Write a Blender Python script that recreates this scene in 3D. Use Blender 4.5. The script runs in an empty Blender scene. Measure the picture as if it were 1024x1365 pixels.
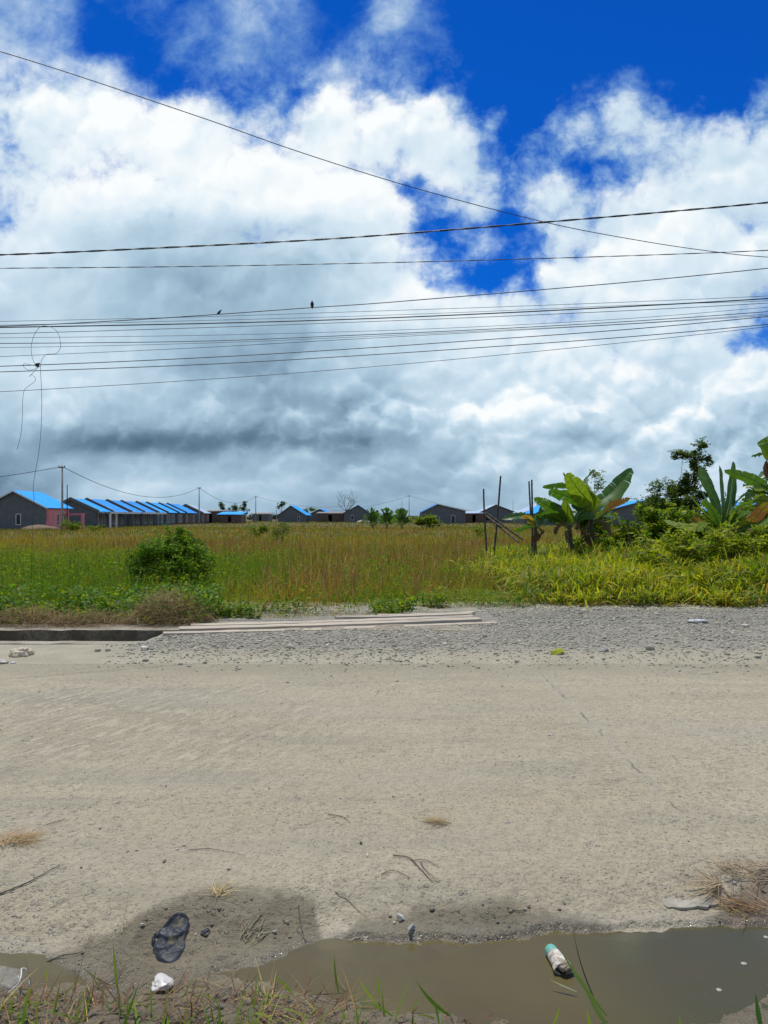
import bpy, bmesh, math, random
import numpy as np
from mathutils import Vector, Matrix

random.seed(7)
RNG = np.random.default_rng(11)
sc = bpy.context.scene
COL = sc.collection
F = 1020.0          # focal length in photograph pixels
EYE = 1.6           # eye height in metres
HZ = 688.0          # row of the horizon


def ray(px, py, dist):
    """World point at forward distance dist seen at photograph pixel px, py."""
    return Vector(((px - 512) / F * dist, dist, EYE + (HZ - py) / F * dist))


def gnd(px, py, z=0.0):
    d = (EYE - z) * F / (py - HZ)
    return Vector(((px - 512) / F * d, d, z))


# ------------------------------------------------------------------ nodes
class NG:
    def __init__(self, tree):
        self.t = tree

    def n(self, typ, **kw):
        nd = self.t.nodes.new(typ)
        for k, v in kw.items():
            setattr(nd, k, v)
        return nd

    def put(self, sock, v):
        if v is None:
            return
        if hasattr(v, 'is_output'):
            self.t.links.new(v, sock)
        else:
            if isinstance(v, (tuple, list)) and len(v) == 3 and sock.type == 'RGBA':
                v = (*v, 1.0)
            sock.default_value = v

    def m(self, op, a, b=None, c=None, clamp=False):
        nd = self.n('ShaderNodeMath', operation=op, use_clamp=clamp)
        self.put(nd.inputs[0], a)
        self.put(nd.inputs[1], b)
        self.put(nd.inputs[2], c)
        return nd.outputs[0]

    def v(self, op, a, b=None, s=None):
        nd = self.n('ShaderNodeVectorMath', operation=op)
        self.put(nd.inputs[0], a)
        self.put(nd.inputs[1], b)
        if s is not None:
            self.put(nd.inputs['Scale'], s)
        return nd.outputs['Value'] if op in ('LENGTH', 'DOT_PRODUCT', 'DISTANCE') else nd.outputs[0]

    def noise(self, vec, scale, detail=6, rough=0.55, lac=2.0, dist=0.0, color=False):
        nd = self.n('ShaderNodeTexNoise')
        self.put(nd.inputs['Vector'], vec)
        nd.inputs['Scale'].default_value = scale
        nd.inputs['Detail'].default_value = detail
        nd.inputs['Roughness'].default_value = rough
        nd.inputs['Lacunarity'].default_value = lac
        nd.inputs['Distortion'].default_value = dist
        return nd.outputs['Color'] if color else nd.outputs[0]

    def voro(self, vec, scale, feature='F1', out='Distance', rand=1.0):
        nd = self.n('ShaderNodeTexVoronoi', feature=feature)
        self.put(nd.inputs['Vector'], vec)
        nd.inputs['Scale'].default_value = scale
        nd.inputs['Randomness'].default_value = rand
        return nd.outputs[out]

    def rng(self, x, a, b, c=0.0, d=1.0, smooth=True):
        nd = self.n('ShaderNodeMapRange', interpolation_type='SMOOTHSTEP' if smooth else 'LINEAR')
        self.put(nd.inputs[0], x)
        for i, q in enumerate((a, b, c, d)):
            self.put(nd.inputs[1 + i], q)
        return nd.outputs[0]

    def mix(self, f, a, b, blend='MIX'):
        nd = self.n('ShaderNodeMix', data_type='RGBA', blend_type=blend)
        self.put(nd.inputs[0], f)
        self.put(nd.inputs[6], a)
        self.put(nd.inputs[7], b)
        return nd.outputs[2]

    def mixf(self, f, a, b):
        nd = self.n('ShaderNodeMix', data_type='FLOAT')
        self.put(nd.inputs[0], f)
        self.put(nd.inputs[2], a)
        self.put(nd.inputs[3], b)
        return nd.outputs[0]

    def ramp(self, f, stops, interp='LINEAR'):
        nd = self.n('ShaderNodeValToRGB')
        cr = nd.color_ramp
        cr.interpolation = interp
        while len(cr.elements) > 1:
            cr.elements.remove(cr.elements[-1])
        for i, (p, c) in enumerate(stops):
            e = cr.elements[0] if i == 0 else cr.elements.new(p)
            e.position = p
            e.color = (*c, 1.0) if len(c) == 3 else c
        self.put(nd.inputs[0], f)
        return nd.outputs[0]

    def bump(self, h, strength=0.4, dist=0.02, normal=None):
        nd = self.n('ShaderNodeBump')
        nd.inputs['Strength'].default_value = strength
        nd.inputs['Distance'].default_value = dist
        self.put(nd.inputs['Height'], h)
        if normal is not None:
            self.put(nd.inputs['Normal'], normal)
        return nd.outputs[0]

    def pos(self):
        return self.n('ShaderNodeNewGeometry').outputs['Position']

    def obj(self):
        return self.n('ShaderNodeTexCoord').outputs['Object']

    def attr(self, name):
        nd = self.n('ShaderNodeAttribute')
        nd.attribute_name = name
        return nd


def new_mat(name):
    mt = bpy.data.materials.new(name)
    mt.use_nodes = True
    mt.node_tree.nodes.clear()
    g = NG(mt.node_tree)
    out = g.n('ShaderNodeOutputMaterial')
    bs = g.n('ShaderNodeBsdfPrincipled')
    g.t.links.new(bs.outputs[0], out.inputs[0])
    return mt, g, bs, out


def s2l(r, g, b):
    f = lambda c: (c / 255 / 12.92) if c < 10 else ((c / 255 + .055) / 1.055) ** 2.4
    return (f(r), f(g), f(b))


# ------------------------------------------------------------------ objects
def tag(o, label=None, cat=None, group=None, kind=None):
    for k, v in (('label', label), ('category', cat), ('group', group), ('kind', kind)):
        if v:
            o[k] = v
    return o


def mesh_obj(name, verts, faces, mat=None, parent=None, smooth=False, cols=None, loc=None):
    me = bpy.data.meshes.new(name)
    verts = np.asarray(verts, dtype=np.float32).reshape(-1, 3)
    if isinstance(faces, np.ndarray):
        k = faces.shape[1]
        nf = faces.shape[0]
        me.vertices.add(len(verts))
        me.vertices.foreach_set('co', verts.ravel())
        me.loops.add(nf * k)
        me.loops.foreach_set('vertex_index', faces.astype(np.int32).ravel())
        me.polygons.add(nf)
        me.polygons.foreach_set('loop_start', np.arange(0, nf * k, k, dtype=np.int32))
        me.update(calc_edges=True)
    else:
        me.from_pydata([tuple(map(float, v)) for v in verts], [], faces)
        me.update()
    if cols is not None:
        a = me.attributes.new('tint', 'FLOAT_COLOR', 'POINT')
        c = np.ones((len(verts), 4), dtype=np.float32)
        c[:, :3] = cols
        a.data.foreach_set('color', c.ravel())
    if smooth:
        me.polygons.foreach_set('use_smooth', np.ones(len(me.polygons), dtype=bool))
    o = bpy.data.objects.new(name, me)
    COL.objects.link(o)
    if mat is not None:
        me.materials.append(mat)
    if parent is not None:
        o.parent = parent
    if loc is not None:
        o.location = loc
    return o


def empty(name, loc, rz=0.0):
    o = bpy.data.objects.new(name, None)
    o.empty_display_size = 0.1
    COL.objects.link(o)
    o.location = loc
    o.rotation_euler = (0, 0, rz)
    return o


def copy_tree(o, parent=None):
    c = o.copy()
    COL.objects.link(c)
    c.parent = parent
    for ch in list(o.children):
        copy_tree(ch, c)
    return c


class MB:
    """Collects faces of one mesh."""
    def __init__(self):
        self.v, self.f, self.c = [], [], []

    def add(self, vs, fs, col=None):
        b = len(self.v)
        self.v += [tuple(p) for p in vs]
        self.f += [tuple(i + b for i in f) for f in fs]
        self.c += [col or (1, 1, 1)] * len(vs)
        return self

    def box(self, x0, x1, y0, y1, z0, z1, col=None):
        vs = [(x, y, z) for z in (z0, z1) for x, y in ((x0, y0), (x1, y0), (x1, y1), (x0, y1))]
        return self.add(vs, [(3, 2, 1, 0), (4, 5, 6, 7), (0, 1, 5, 4), (1, 2, 6, 5), (2, 3, 7, 6), (3, 0, 4, 7)], col)

    def tube(self, pts, rad, n=6, cap=True, col=None):
        pts = [Vector(p) for p in pts]
        rad = rad if hasattr(rad, '__len__') else [rad] * len(pts)
        vs, fs = [], []
        up = None
        for i, p in enumerate(pts):
            d = (pts[min(i + 1, len(pts) - 1)] - pts[max(i - 1, 0)])
            if d.length < 1e-9:
                d = Vector((0, 0, 1))
            d.normalize()
            if up is None:
                up = d.orthogonal().normalized()
            up = (up - d * up.dot(d))
            if up.length < 1e-6:
                up = d.orthogonal()
            up.normalize()
            w = d.cross(up)
            for k in range(n):
                a = 2 * math.pi * k / n
                vs.append(p + (up * math.cos(a) + w * math.sin(a)) * rad[i])
        for i in range(len(pts) - 1):
            for k in range(n):
                fs.append((i * n + k, i * n + (k + 1) % n, (i + 1) * n + (k + 1) % n, (i + 1) * n + k))
        if cap:
            fs.append(tuple(range(n - 1, -1, -1)))
            fs.append(tuple((len(pts) - 1) * n + k for k in range(n)))
        return self.add(vs, fs, col)

    def prism(self, poly, vec, col=None):
        """Closed prism: polygon (3-D points) swept along vec."""
        n = len(poly)
        a = [Vector(p) for p in poly]
        b = [p + Vector(vec) for p in a]
        fs = [tuple(range(n - 1, -1, -1)), tuple(range(n, 2 * n))]
        fs += [(i, (i + 1) % n, n + (i + 1) % n, n + i) for i in range(n)]
        return self.add(a + b, fs, col)

    def build(self, name, mat, parent=None, smooth=False, loc=None, origin=None, tint=False):
        v = np.asarray(self.v, dtype=np.float32)
        if origin is not None:
            v = v - np.asarray(origin, dtype=np.float32)
            loc = origin
        o = mesh_obj(name, v, self.f, mat, parent, smooth, np.asarray(self.c) if tint else None, loc)
        bm = bmesh.new()
        bm.from_mesh(o.data)
        bmesh.ops.recalc_face_normals(bm, faces=bm.faces)
        bm.to_mesh(o.data)
        bm.free()
        return o


def spline(pts, n):
    """Catmull-Rom through points, n samples per span."""
    P = [Vector(p) for p in pts]
    P = [P[0] * 2 - P[1]] + P + [P[-1] * 2 - P[-2]]
    out = []
    for i in range(1, len(P) - 2):
        for k in range(n):
            t = k / n
            a, b, c, d = P[i - 1:i + 3]
            out.append(0.5 * ((2 * b) + (c - a) * t + (2 * a - 5 * b + 4 * c - d) * t * t + (3 * b - a - 3 * c + d) * t ** 3))
    out.append(P[-2])
    return out


def vnoise(x, y, seed=0):
    """Smooth value noise on arrays, about -1..1."""
    xi, yi = np.floor(x).astype(np.int64), np.floor(y).astype(np.int64)
    xf, yf = x - xi, y - yi
    def h(a, b):
        q = (a * 374761393 + b * 668265263 + seed * 1442695041) & 0xffffffff
        q = ((q ^ (q >> 13)) * 1274126177) & 0xffffffff
        return ((q ^ (q >> 16)) & 0xffff) / 32767.5 - 1
    u, w = xf * xf * (3 - 2 * xf), yf * yf * (3 - 2 * yf)
    return (h(xi, yi) * (1 - u) + h(xi + 1, yi) * u) * (1 - w) + (h(xi, yi + 1) * (1 - u) + h(xi + 1, yi + 1) * u) * w


def fbm(x, y, oct=4, seed=0):
    s, a, t = 0, 1.0, 0
    for i in range(oct):
        s = s + a * vnoise(x * 2 ** i, y * 2 ** i, seed + i * 17)
        t += a
        a *= 0.5
    return s / t


# ------------------------------------------------------------------ camera, sun, sky
cam_data = bpy.data.cameras.new('camera')
cam = bpy.data.objects.new('camera', cam_data)
COL.objects.link(cam)
cam.location = (0, 0, EYE)
cam.rotation_euler = (math.radians(90) + math.atan((HZ - 682.5) / F), 0, 0)
cam_data.sensor_fit = 'HORIZONTAL'
cam_data.sensor_width = 36.0
cam_data.lens = 36.0 * F / 1024
cam_data.clip_start = 0.05
cam_data.clip_end = 6000
sc.camera = cam

SUN_EL, SUN_AZ = 73.0, -18.0        # azimuth from +Y towards +X
sun_data = bpy.data.lights.new('sun', 'SUN')
sun_data.energy = 4.1
sun_data.angle = math.radians(0.53)
sun_data.color = (1.0, 0.95, 0.86)
sun = bpy.data.objects.new('sun', sun_data)
COL.objects.link(sun)
e, a = math.radians(SUN_EL), math.radians(SUN_AZ)
sdir = Vector((math.sin(a) * math.cos(e), math.cos(a) * math.cos(e), math.sin(e)))
sun.rotation_euler = sdir.to_track_quat('Z', 'Y').to_euler()

vs = sc.view_settings
vs.view_transform = 'Standard'
vs.look = 'None'
vs.exposure = 0.0
vs.gamma = 1.0
# ------------------------------------------------------------------ sky: Nishita air with a field of clouds laid out by bearing and height
w = bpy.data.worlds.new('World')
sc.world = w
w.use_nodes = True
w.node_tree.nodes.clear()
g = NG(w.node_tree)
wout = g.n('ShaderNodeOutputWorld')
bgn = g.n('ShaderNodeBackground')
g.t.links.new(bgn.outputs[0], wout.inputs[0])
sky = g.n('ShaderNodeTexSky', sky_type='NISHITA')
sky.sun_disc = False
sky.sun_elevation = math.radians(SUN_EL)
sky.sun_rotation = math.radians(SUN_AZ)
sky.air_density = 1.0
sky.dust_density = 0.3
sky.ozone_density = 3.0
dirv = g.n('ShaderNodeTexCoord').outputs['Generated']
sx = g.n('ShaderNodeSeparateXYZ')
g.put(sx.inputs[0], dirv)
dx, dy, dz = sx.outputs
az = g.m('ARCTAN2', dx, dy)
hor = g.m('SQRT', g.m('ADD', g.m('MULTIPLY', dx, dx), g.m('MULTIPLY', dy, dy)))
el = g.m('ARCTAN2', dz, hor)
# cloud rows: angle above the horizon (as tangent*F, in hundreds) and columns across the bearing
ROWS = [0, 60, 110, 160, 210, 260, 310, 360, 410, 460, 510, 558, 590, 615, 645, 690]
COV = [
 [.68,.60,.34,.36,.40,.62,.50,.22,.66,.34,.06,.00,.00,.00,.00,.00,.02],
 [.70,.68,.26,.12,.42,.66,.56,.30,.60,.36,.06,.00,.00,.00,.00,.00,.22],
 [.62,.72,.76,.66,.30,.34,.44,.56,.46,.38,.18,.00,.22,.50,.30,.26,.72],
 [.66,.90,1.0,1.0,.86,.70,.74,.92,.82,.76,.52,.20,.46,.70,.56,.66,.86],
 [.70,.95,1.0,1.0,1.0,1.0,1.0,1.0,1.0,.84,.64,.58,.68,.78,.78,.88,.92],
 [.66,.95,1.0,1.0,1.0,1.0,1.0,1.0,.96,.44,.66,.54,.70,.86,.92,.96,1.0],
 [.92,1.0,1.0,1.0,1.0,1.0,1.0,1.0,.92,.24,.54,.30,.82,.95,1.0,1.0,1.0],
 [1.3,1.3,1.3,1.3,1.3,1.3,1.3,1.3,.95,.72,.28,.50,1.3,1.3,1.3,1.3,1.3],
 [1.3,1.3,1.3,1.3,1.3,1.3,1.3,1.3,1.3,1.3,.90,.90,.96,1.3,.95,.78,.64],
 [1.3,1.3,1.3,1.3,1.3,1.3,1.3,1.3,1.3,1.3,1.3,1.3,1.3,.92,.78,.70,.50],
 [1.3,1.3,1.3,1.3,1.3,1.3,1.3,1.3,1.3,1.3,1.3,1.3,.98,.95,1.3,1.3,1.3],
 [1.3]*17, [1.1]+[1.3]*16, [1.2,1.25]+[1.3]*15, [1.15,1.2]+[1.3]*15, [1.1]+[1.3]*16,
]
BRI = [
 [.84]*17,
 [.84,.84,.84,.84,.82,.84,.82,.82,.84,.82,.8,.8,.8,.8,.8,.8,.82],
 [.86,.90,.96,.96,.90,.84,.86,.93,.88,.84,.8,.8,.8,.84,.82,.82,.84],
 [.87,.94,.98,.99,.96,.94,.94,.97,.95,.92,.84,.8,.82,.86,.85,.85,.87],
 [.86,.94,.97,.98,.97,.96,.96,.97,.95,.91,.84,.84,.85,.86,.86,.87,.87],
 [.87,.91,.91,.90,.92,.95,.96,.95,.93,.90,.86,.84,.84,.88,.89,.89,.88],
 [.87,.85,.80,.75,.73,.76,.81,.86,.91,.91,.87,.86,.91,.92,.91,.89,.87],
 [.85,.82,.76,.68,.65,.66,.69,.78,.88,.96,.92,.90,.91,.90,.88,.86,.85],
 [.77,.80,.74,.69,.67,.66,.68,.78,.88,.92,.89,.88,.87,.86,.85,.83,.81],
 [.77,.81,.84,.74,.68,.64,.64,.75,.79,.85,.87,.87,.87,.86,.86,.87,.86],
 [.85,.85,.82,.75,.64,.56,.59,.72,.65,.81,.88,.87,.85,.84,.83,.88,.90],
 [.73,.75,.68,.72,.70,.68,.66,.63,.68,.79,.88,.89,.82,.84,.85,.83,.78],
 [.60,.55,.45,.41,.41,.43,.46,.50,.60,.70,.74,.77,.74,.79,.74,.68,.66],
 [.53,.60,.66,.65,.65,.62,.65,.64,.66,.69,.72,.75,.76,.79,.77,.72,.70],
 [.47,.60,.74,.76,.73,.74,.72,.65,.64,.67,.69,.72,.74,.77,.80,.82,.80],
 [.52,.60,.67,.68,.68,.67,.63,.58,.60,.63,.65,.68,.71,.74,.77,.78,.78],
]
REL = [[.2, .2, .2], [.25, .25, .25], [.55, .55, .4], [.55, .6, .45], [.35, .4, .45], [.25, .35, .4], [.22, .35, .45], [.25, .45, .45], [.18, .35, .35], [.20, .40, .45],
       [.30, .50, .65], [.40, .85, .95], [.35, .80, .80], [.25, .55, .65], [.25, .35, .45], [.15, .2, .3]]
def rl(i, k):
    l, m_, r_ = REL[i]
    return l + (m_ - l) * min(1, k / 7) if k <= 7 else m_ + (r_ - m_) * min(1, (k - 7) / 4)
# bearings beyond the painted field fold back into it
HALF = math.atan(512 / F)
azf = g.m('SUBTRACT', g.m('PINGPONG', g.m('ADD', az, HALF + 4 * HALF), 2 * HALF), HALF)
U = g.m('MULTIPLY', g.m('TANGENT', azf), F / 100)            # hundreds of pixels from the view axis
V = g.m('MULTIPLY', g.m('TANGENT', g.m('MINIMUM', el, 1.25)), F / 100)
V = g.m('DIVIDE', V, g.m('COSINE', azf))
V = g.m('MAXIMUM', V, 0.0)
def vec(x, y, z=0.0):
    nd = g.n('ShaderNodeCombineXYZ')
    g.put(nd.inputs[0], x); g.put(nd.inputs[1], y); g.put(nd.inputs[2], z)
    return nd.outputs[0]
# flat cloud bases near the horizon: noise gets squeezed vertically there
Vs = g.m('ADD', V, g.m('MULTIPLY', 0.9, g.m('SUBTRACT', 1.0, g.m('POWER', 2.718, g.m('MULTIPLY', V, -0.9)))))
P0 = vec(U, Vs)
wc = g.noise(P0, 0.55, 7, 0.60, color=True)
wv = g.v('SUBTRACT', wc, (0.5, 0.5, 0.5))
wamt = g.rng(V, 0.3, 2.5, 0.35, 1.25)
nd = g.n('ShaderNodeVectorMath', operation='SCALE'); g.put(nd.inputs[0], wv); g.put(nd.inputs['Scale'], wamt)
P1 = g.v('ADD', vec(U, V), nd.outputs[0])
s1 = g.n('ShaderNodeSeparateXYZ'); g.put(s1.inputs[0], P1)
uu = g.m('ADD', g.m('MULTIPLY', s1.outputs[0], 100 / 1024), 0.5)
ypix = g.m('SUBTRACT', HZ, g.m('MULTIPLY', s1.outputs[1], 100))
# lookup of rows
field = None
for i, y in enumerate(ROWS):
    r = g.ramp(uu, [(k / 16, (COV[i][k], BRI[i][k], rl(i, k))) for k in range(17)], 'B_SPLINE' if False else 'EASE')
    if field is None:
        field = r
    else:
        f = g.rng(ypix, ROWS[i - 1], y)
        field = g.mix(f, field, r)
sf = g.n('ShaderNodeSeparateColor'); g.put(sf.inputs[0], field)
cov, bri = sf.outputs[0], sf.outputs[1]
# cloud edge detail: billows where solid, wisps where thin
rel = sf.outputs[2]
high = g.rng(ypix, 50, 150, 1.0, 0.0)                        # thin, soft cloud high up
PW = g.v('ADD', P0, g.v('MULTIPLY', wv, (0.40, 0.40, 0.0)))
n1 = g.noise(PW, 1.0, 9, 0.57, 2.05)
wf = g.v('MULTIPLY', g.v('SUBTRACT', g.noise(P0, 2.6, 4, 0.6, color=True), (0.5, 0.5, 0.5)), (0.34, 0.34, 0.0))
PB = g.v('ADD', PW, wf)
def sq(x):
    return g.m('MULTIPLY', x, x)
def billow(off):
    """Rounded heads of cumulus at three sizes."""
    q = g.v('ADD', PB, off) if off else PB
    b1 = g.m('SUBTRACT', 0.34, sq(g.voro(q, 1.25)))
    b2 = g.m('SUBTRACT', 0.34, sq(g.voro(g.v('ADD', q, (3.1, 5.7, 0.0)), 2.9)))
    b3 = g.m('SUBTRACT', 0.34, sq(g.voro(g.v('ADD', q, (8.3, 1.7, 0.0)), 6.8)))
    return g.m('ADD', g.m('MULTIPLY', b1, 0.66), g.m('ADD', g.m('MULTIPLY', b2, 0.26), g.m('MULTIPLY', b3, 0.08)))
bil = billow(None)
n2 = g.noise(g.v('ADD', PW, (7.3, 2.1, 4.0)), 2.9, 8, 0.64, 2.1, 0.3)
fine_ = g.m('ADD', g.m('MULTIPLY', g.m('SUBTRACT', n1, 0.5), 0.62), g.m('MULTIPLY', g.m('SUBTRACT', n2, 0.5), 0.38))
edge = g.mixf(high, g.m('ADD', g.m('MULTIPLY', fine_, 1.65), g.m('MULTIPLY', g.m('SUBTRACT', bil, 0.08), 0.66)), g.m('MULTIPLY', fine_, 1.15))
den = g.m('ADD', cov, edge)
alpha = g.rng(den, g.mixf(high, 0.26, 0.24), g.mixf(high, 0.84, 1.02))
# relief: the heads are lit from above and shaded on their lower sides
lift = g.m('SUBTRACT', bil, billow((-0.05, 0.16, 0.0)))
soft = g.m('SUBTRACT', g.noise(PW, 0.75, 4, 0.5), g.noise(g.v('ADD', PW, (-0.12, 0.30, 0.0)), 0.75, 4, 0.5))
lift = g.m('MAXIMUM', lift, g.m('MULTIPLY', lift, 0.55))
bb = g.m('ADD', bri, g.m('MULTIPLY', g.m('MULTIPLY', lift, 1.05), g.m('POWER', rel, 1.3)))
bb = g.m('ADD', bb, g.m('MULTIPLY', soft, g.mixf(rel, 0.20, 0.40)))
bb = g.m('ADD', bb, g.m('MULTIPLY', fine_, 0.08))
bb = g.m('MINIMUM', g.m('MAXIMUM', bb, 0.30), 1.02)
ccol = g.ramp(bb, [(0.30, s2l(68, 96, 120)), (0.45, s2l(102, 130, 152)), (0.60, s2l(140, 169, 192)), (0.72, s2l(171, 199, 218)),
                   (0.84, s2l(204, 225, 240)), (0.93, s2l(232, 243, 250)), (1.0, s2l(250, 254, 255))])
# deep tropical blue between the clouds
blue = g.mix(1.0, sky.outputs[0], (0.0016, 0.0350, 0.108), 'MULTIPLY')
cl = g.n('ShaderNodeVectorMath', operation='SCALE'); g.put(cl.inputs[0], ccol); cl.inputs['Scale'].default_value = 1.0
# fade the clouds' white veil: thin cloud lets blue through
thin = g.mix(1.0, cl.outputs[0], (0.60, 0.86, 1.0), 'MULTIPLY')
colr = g.mix(alpha, blue, g.mix(g.rng(alpha, 0.1, 0.9), thin, cl.outputs[0]))
g.put(bgn.inputs[0], colr)
bgn.inputs[1].default_value = 1.0
w.cycles.sampling_method = 'MANUAL'
w.cycles.sample_map_resolution = 512
# ------------------------------------------------------------------ ground
ZW = -0.085        # water level in the puddle


def curve(pts, z):
    q = sorted((gnd(a, b, z)[:2]) for a, b in pts)
    return np.array([p[0] for p in q]), np.array([p[1] for p in q])


FARX, FARY = curve([(-250, 1262), (-80, 1264), (0, 1266), (60, 1273), (95, 1292), (150, 1322), (230, 1314), (275, 1294), (350, 1284), (385, 1268),
                    (410, 1256), (450, 1250), (520, 1254), (640, 1255), (690, 1250), (740, 1241), (850, 1239), (940, 1235), (1024, 1236),
                    (1200, 1232), (1500, 1235)], ZW)
NEAX, NEAY = curve([(-250, 1325), (0, 1316), (60, 1310), (95, 1301), (150, 1304), (230, 1303), (275, 1303), (350, 1312), (420, 1326),
                    (480, 1336), (560, 1344), (640, 1356), (700, 1368), (860, 1380), (935, 1366), (985, 1338), (1024, 1314), (1200, 1290), (1500, 1275)], ZW)
WETX, WETY = curve([(-250, 1262), (0, 1258), (100, 1243), (150, 1238), (190, 1216), (225, 1202), (300, 1182), (380, 1188), (418, 1192), (432, 1224),
                    (462, 1222), (482, 1206), (560, 1200), (640, 1196), (720, 1196), (790, 1206), (850, 1228), (890, 1232), (940, 1218), (975, 1180),
                    (1024, 1150), (1200, 1120)], -0.01)


def verge_height(X, Y):
    """Height of the muddy verge and how wet it is."""
    jit = 0.022 * fbm(X * 9, Y * 9, 3, 3) + 0.010 * fbm(X * 34, Y * 34, 2, 5)
    yf = np.interp(X, FARX, FARY) + jit
    yn = np.interp(X, NEAX, NEAY) + 1.3 * jit
    din = np.minimum(Y - yn, yf - Y)
    sm = lambda a, b, t: np.clip((t - a) / (b - a), 0, 1) ** 2 * (3 - 2 * np.clip((t - a) / (b - a), 0, 1))
    df, dn = Y - yf, yn - Y
    lump = fbm(X * 16, Y * 16, 4, 9)
    scarp = 0.006 + 0.020 * sm(-0.3, 0.4, fbm(X * 2.2, Y * 0.3, 2, 21)) * sm(-1.0, -0.3, X)
    far = ZW + scarp * sm(0.0, 0.02, df) + (0.082 - scarp) * sm(0.02, 0.42, df) + 0.010 * lump * sm(0.0, 0.05, df) * (1 - 0.75 * sm(0.25, 0.5, df))
    near = ZW + 0.055 * sm(0.0, 0.30, dn) + 0.020 * lump * sm(0, 0.08, dn)
    z = np.where(dn > 0, near, far)
    z = np.where((dn > 0) & (df > 0), ZW + 0.006 + 0.010 * lump + 0.02 * sm(0, .2, np.minimum(df, dn)), z)
    z = np.where(din > 0, ZW - 0.05 * sm(0, 0.12, din) + 0.006 * lump, z)
    # hollow round the buried sheeting
    c = gnd(238, 1248, -0.04)
    r = np.hypot((X - c.x) / 0.165, (Y - c.y) / 0.22)
    z = np.maximum(z - 0.022 * (1 - sm(0.55, 1.1, r)) + 0.007 * np.exp(-((r - 1.15) / 0.14) ** 2), np.where(r < 1.3, ZW + .006, -1))
    wl = np.interp(X, WETX, WETY) + 0.060 * fbm(X * 6, Y * 6, 6, 31)
    wet = 1 - sm(-0.05, 0.055, Y - wl + .03 * fbm(X * 40, Y * 40, 3, 37))
    film = (1 - sm(0.0, 0.13, np.abs(df))) * sm(-0.02, 0.0, df)
    z = z + 0.004 * fbm(X * 5, Y * 5, 3, 77) * (Y < 3.86)
    return z, wet, film


# dirt and concrete shared by road and verge: position based, wetness from the mesh
road_mat, g, bs, out = new_mat('dusty_concrete')
pp = g.pos()
wa = g.attr('tint')
sc_ = g.n('ShaderNodeSeparateColor'); g.put(sc_.inputs[0], wa.outputs['Color'])
has = wa.outputs['Alpha']
wet = g.m('MULTIPLY', sc_.outputs[0], has)
film = g.m('MULTIPLY', sc_.outputs[1], has)
sp = g.n('ShaderNodeSeparateXYZ'); g.put(sp.inputs[0], pp)
pX, pY = sp.outputs[0], sp.outputs[1]
broad = g.noise(pp, 0.55, 5, 0.6)
str_ = g.noise(g.v('MULTIPLY', pp, (0.5, 2.2, 1.0)), 1.3, 5, 0.62)
medium = g.noise(pp, 6.0, 6, 0.65)
fine = g.noise(pp, 55.0, 5, 0.7)
col = g.mix(g.rng(broad, 0.34, 0.66), (0.460, 0.396, 0.268), (0.510, 0.444, 0.308))
col = g.mix(g.m('MULTIPLY', g.rng(str_, 0.46, 0.68), 0.75), col, (0.370, 0.334, 0.236))
grain = g.noise(pp, 19.0, 5, 0.68)
col = g.mix(g.m('MULTIPLY', g.rng(grain, 0.46, 0.66), 0.38), col, (0.270, 0.240, 0.170))
col = g.mix(g.m('MULTIPLY', g.rng(grain, 0.46, 0.30), 0.35), col, (0.50, 0.46, 0.34))
col = g.mix(g.m('MULTIPLY', g.rng(medium, 0.50, 0.72), 0.50), col, (0.330, 0.290, 0.203))
col = g.mix(g.m('MULTIPLY', g.rng(fine, 0.40, 0.70), 0.45), col, (0.255, 0.226, 0.162))
# worn gravelly texture of the bare concrete: stones showing through
v1 = g.voro(pp, 42.0, out='Color'); v1d = g.voro(pp, 42.0)
sv = g.n('ShaderNodeSeparateColor'); g.put(sv.inputs[0], v1)
stone = g.m('MULTIPLY', g.rng(sv.outputs[0], 0.70, 0.80), g.rng(v1d, 0.52, 0.36))
stone = g.m('MULTIPLY', stone, g.rng(g.noise(pp, 0.9, 3), 0.42, 0.62))
col = g.mix(g.m('MULTIPLY', stone, 0.55), col, g.mix(sv.outputs[1], (0.15, 0.14, 0.125), (0.46, 0.43, 0.37)))
v2 = g.voro(pp, 120.0, out='Color'); sv2 = g.n('ShaderNodeSeparateColor'); g.put(sv2.inputs[0], v2)
speck = g.m('MULTIPLY', g.rng(sv2.outputs[0], 0.90, 0.94), 0.55)
col = g.mix(speck, col, (0.10, 0.092, 0.075))
# grey worn lane and pale slab joint
lane = g.m('MULTIPLY', g.rng(pY, 7.9, 6.9, 0, 1), g.rng(g.noise(g.v('MULTIPLY', pp, (.25, 1., 1.)), 1.0, 4), 0.45, .7))
col = g.mix(g.m('MULTIPLY', lane, .35), col, (0.36, 0.335, 0.275))
jx = g.m('ABSOLUTE', g.m('SUBTRACT', g.m('ADD', pX, g.m('MULTIPLY', g.m('SUBTRACT', medium, .5), .12)), 1.60))
joint = g.m('MULTIPLY', g.rng(jx, 0.09, 0.03), g.rng(pY, 3.9, 4.8))
col = g.mix(g.m('MULTIPLY', joint, .20), col, (0.42, 0.40, 0.335))
crack = g.m('MULTIPLY', g.rng(jx, 0.012, 0.004), g.rng(g.noise(pp, 3.0, 3), .45, .6))
col = g.mix(g.m('MULTIPLY', crack, .7), col, (0.12, 0.11, 0.09))
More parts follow.
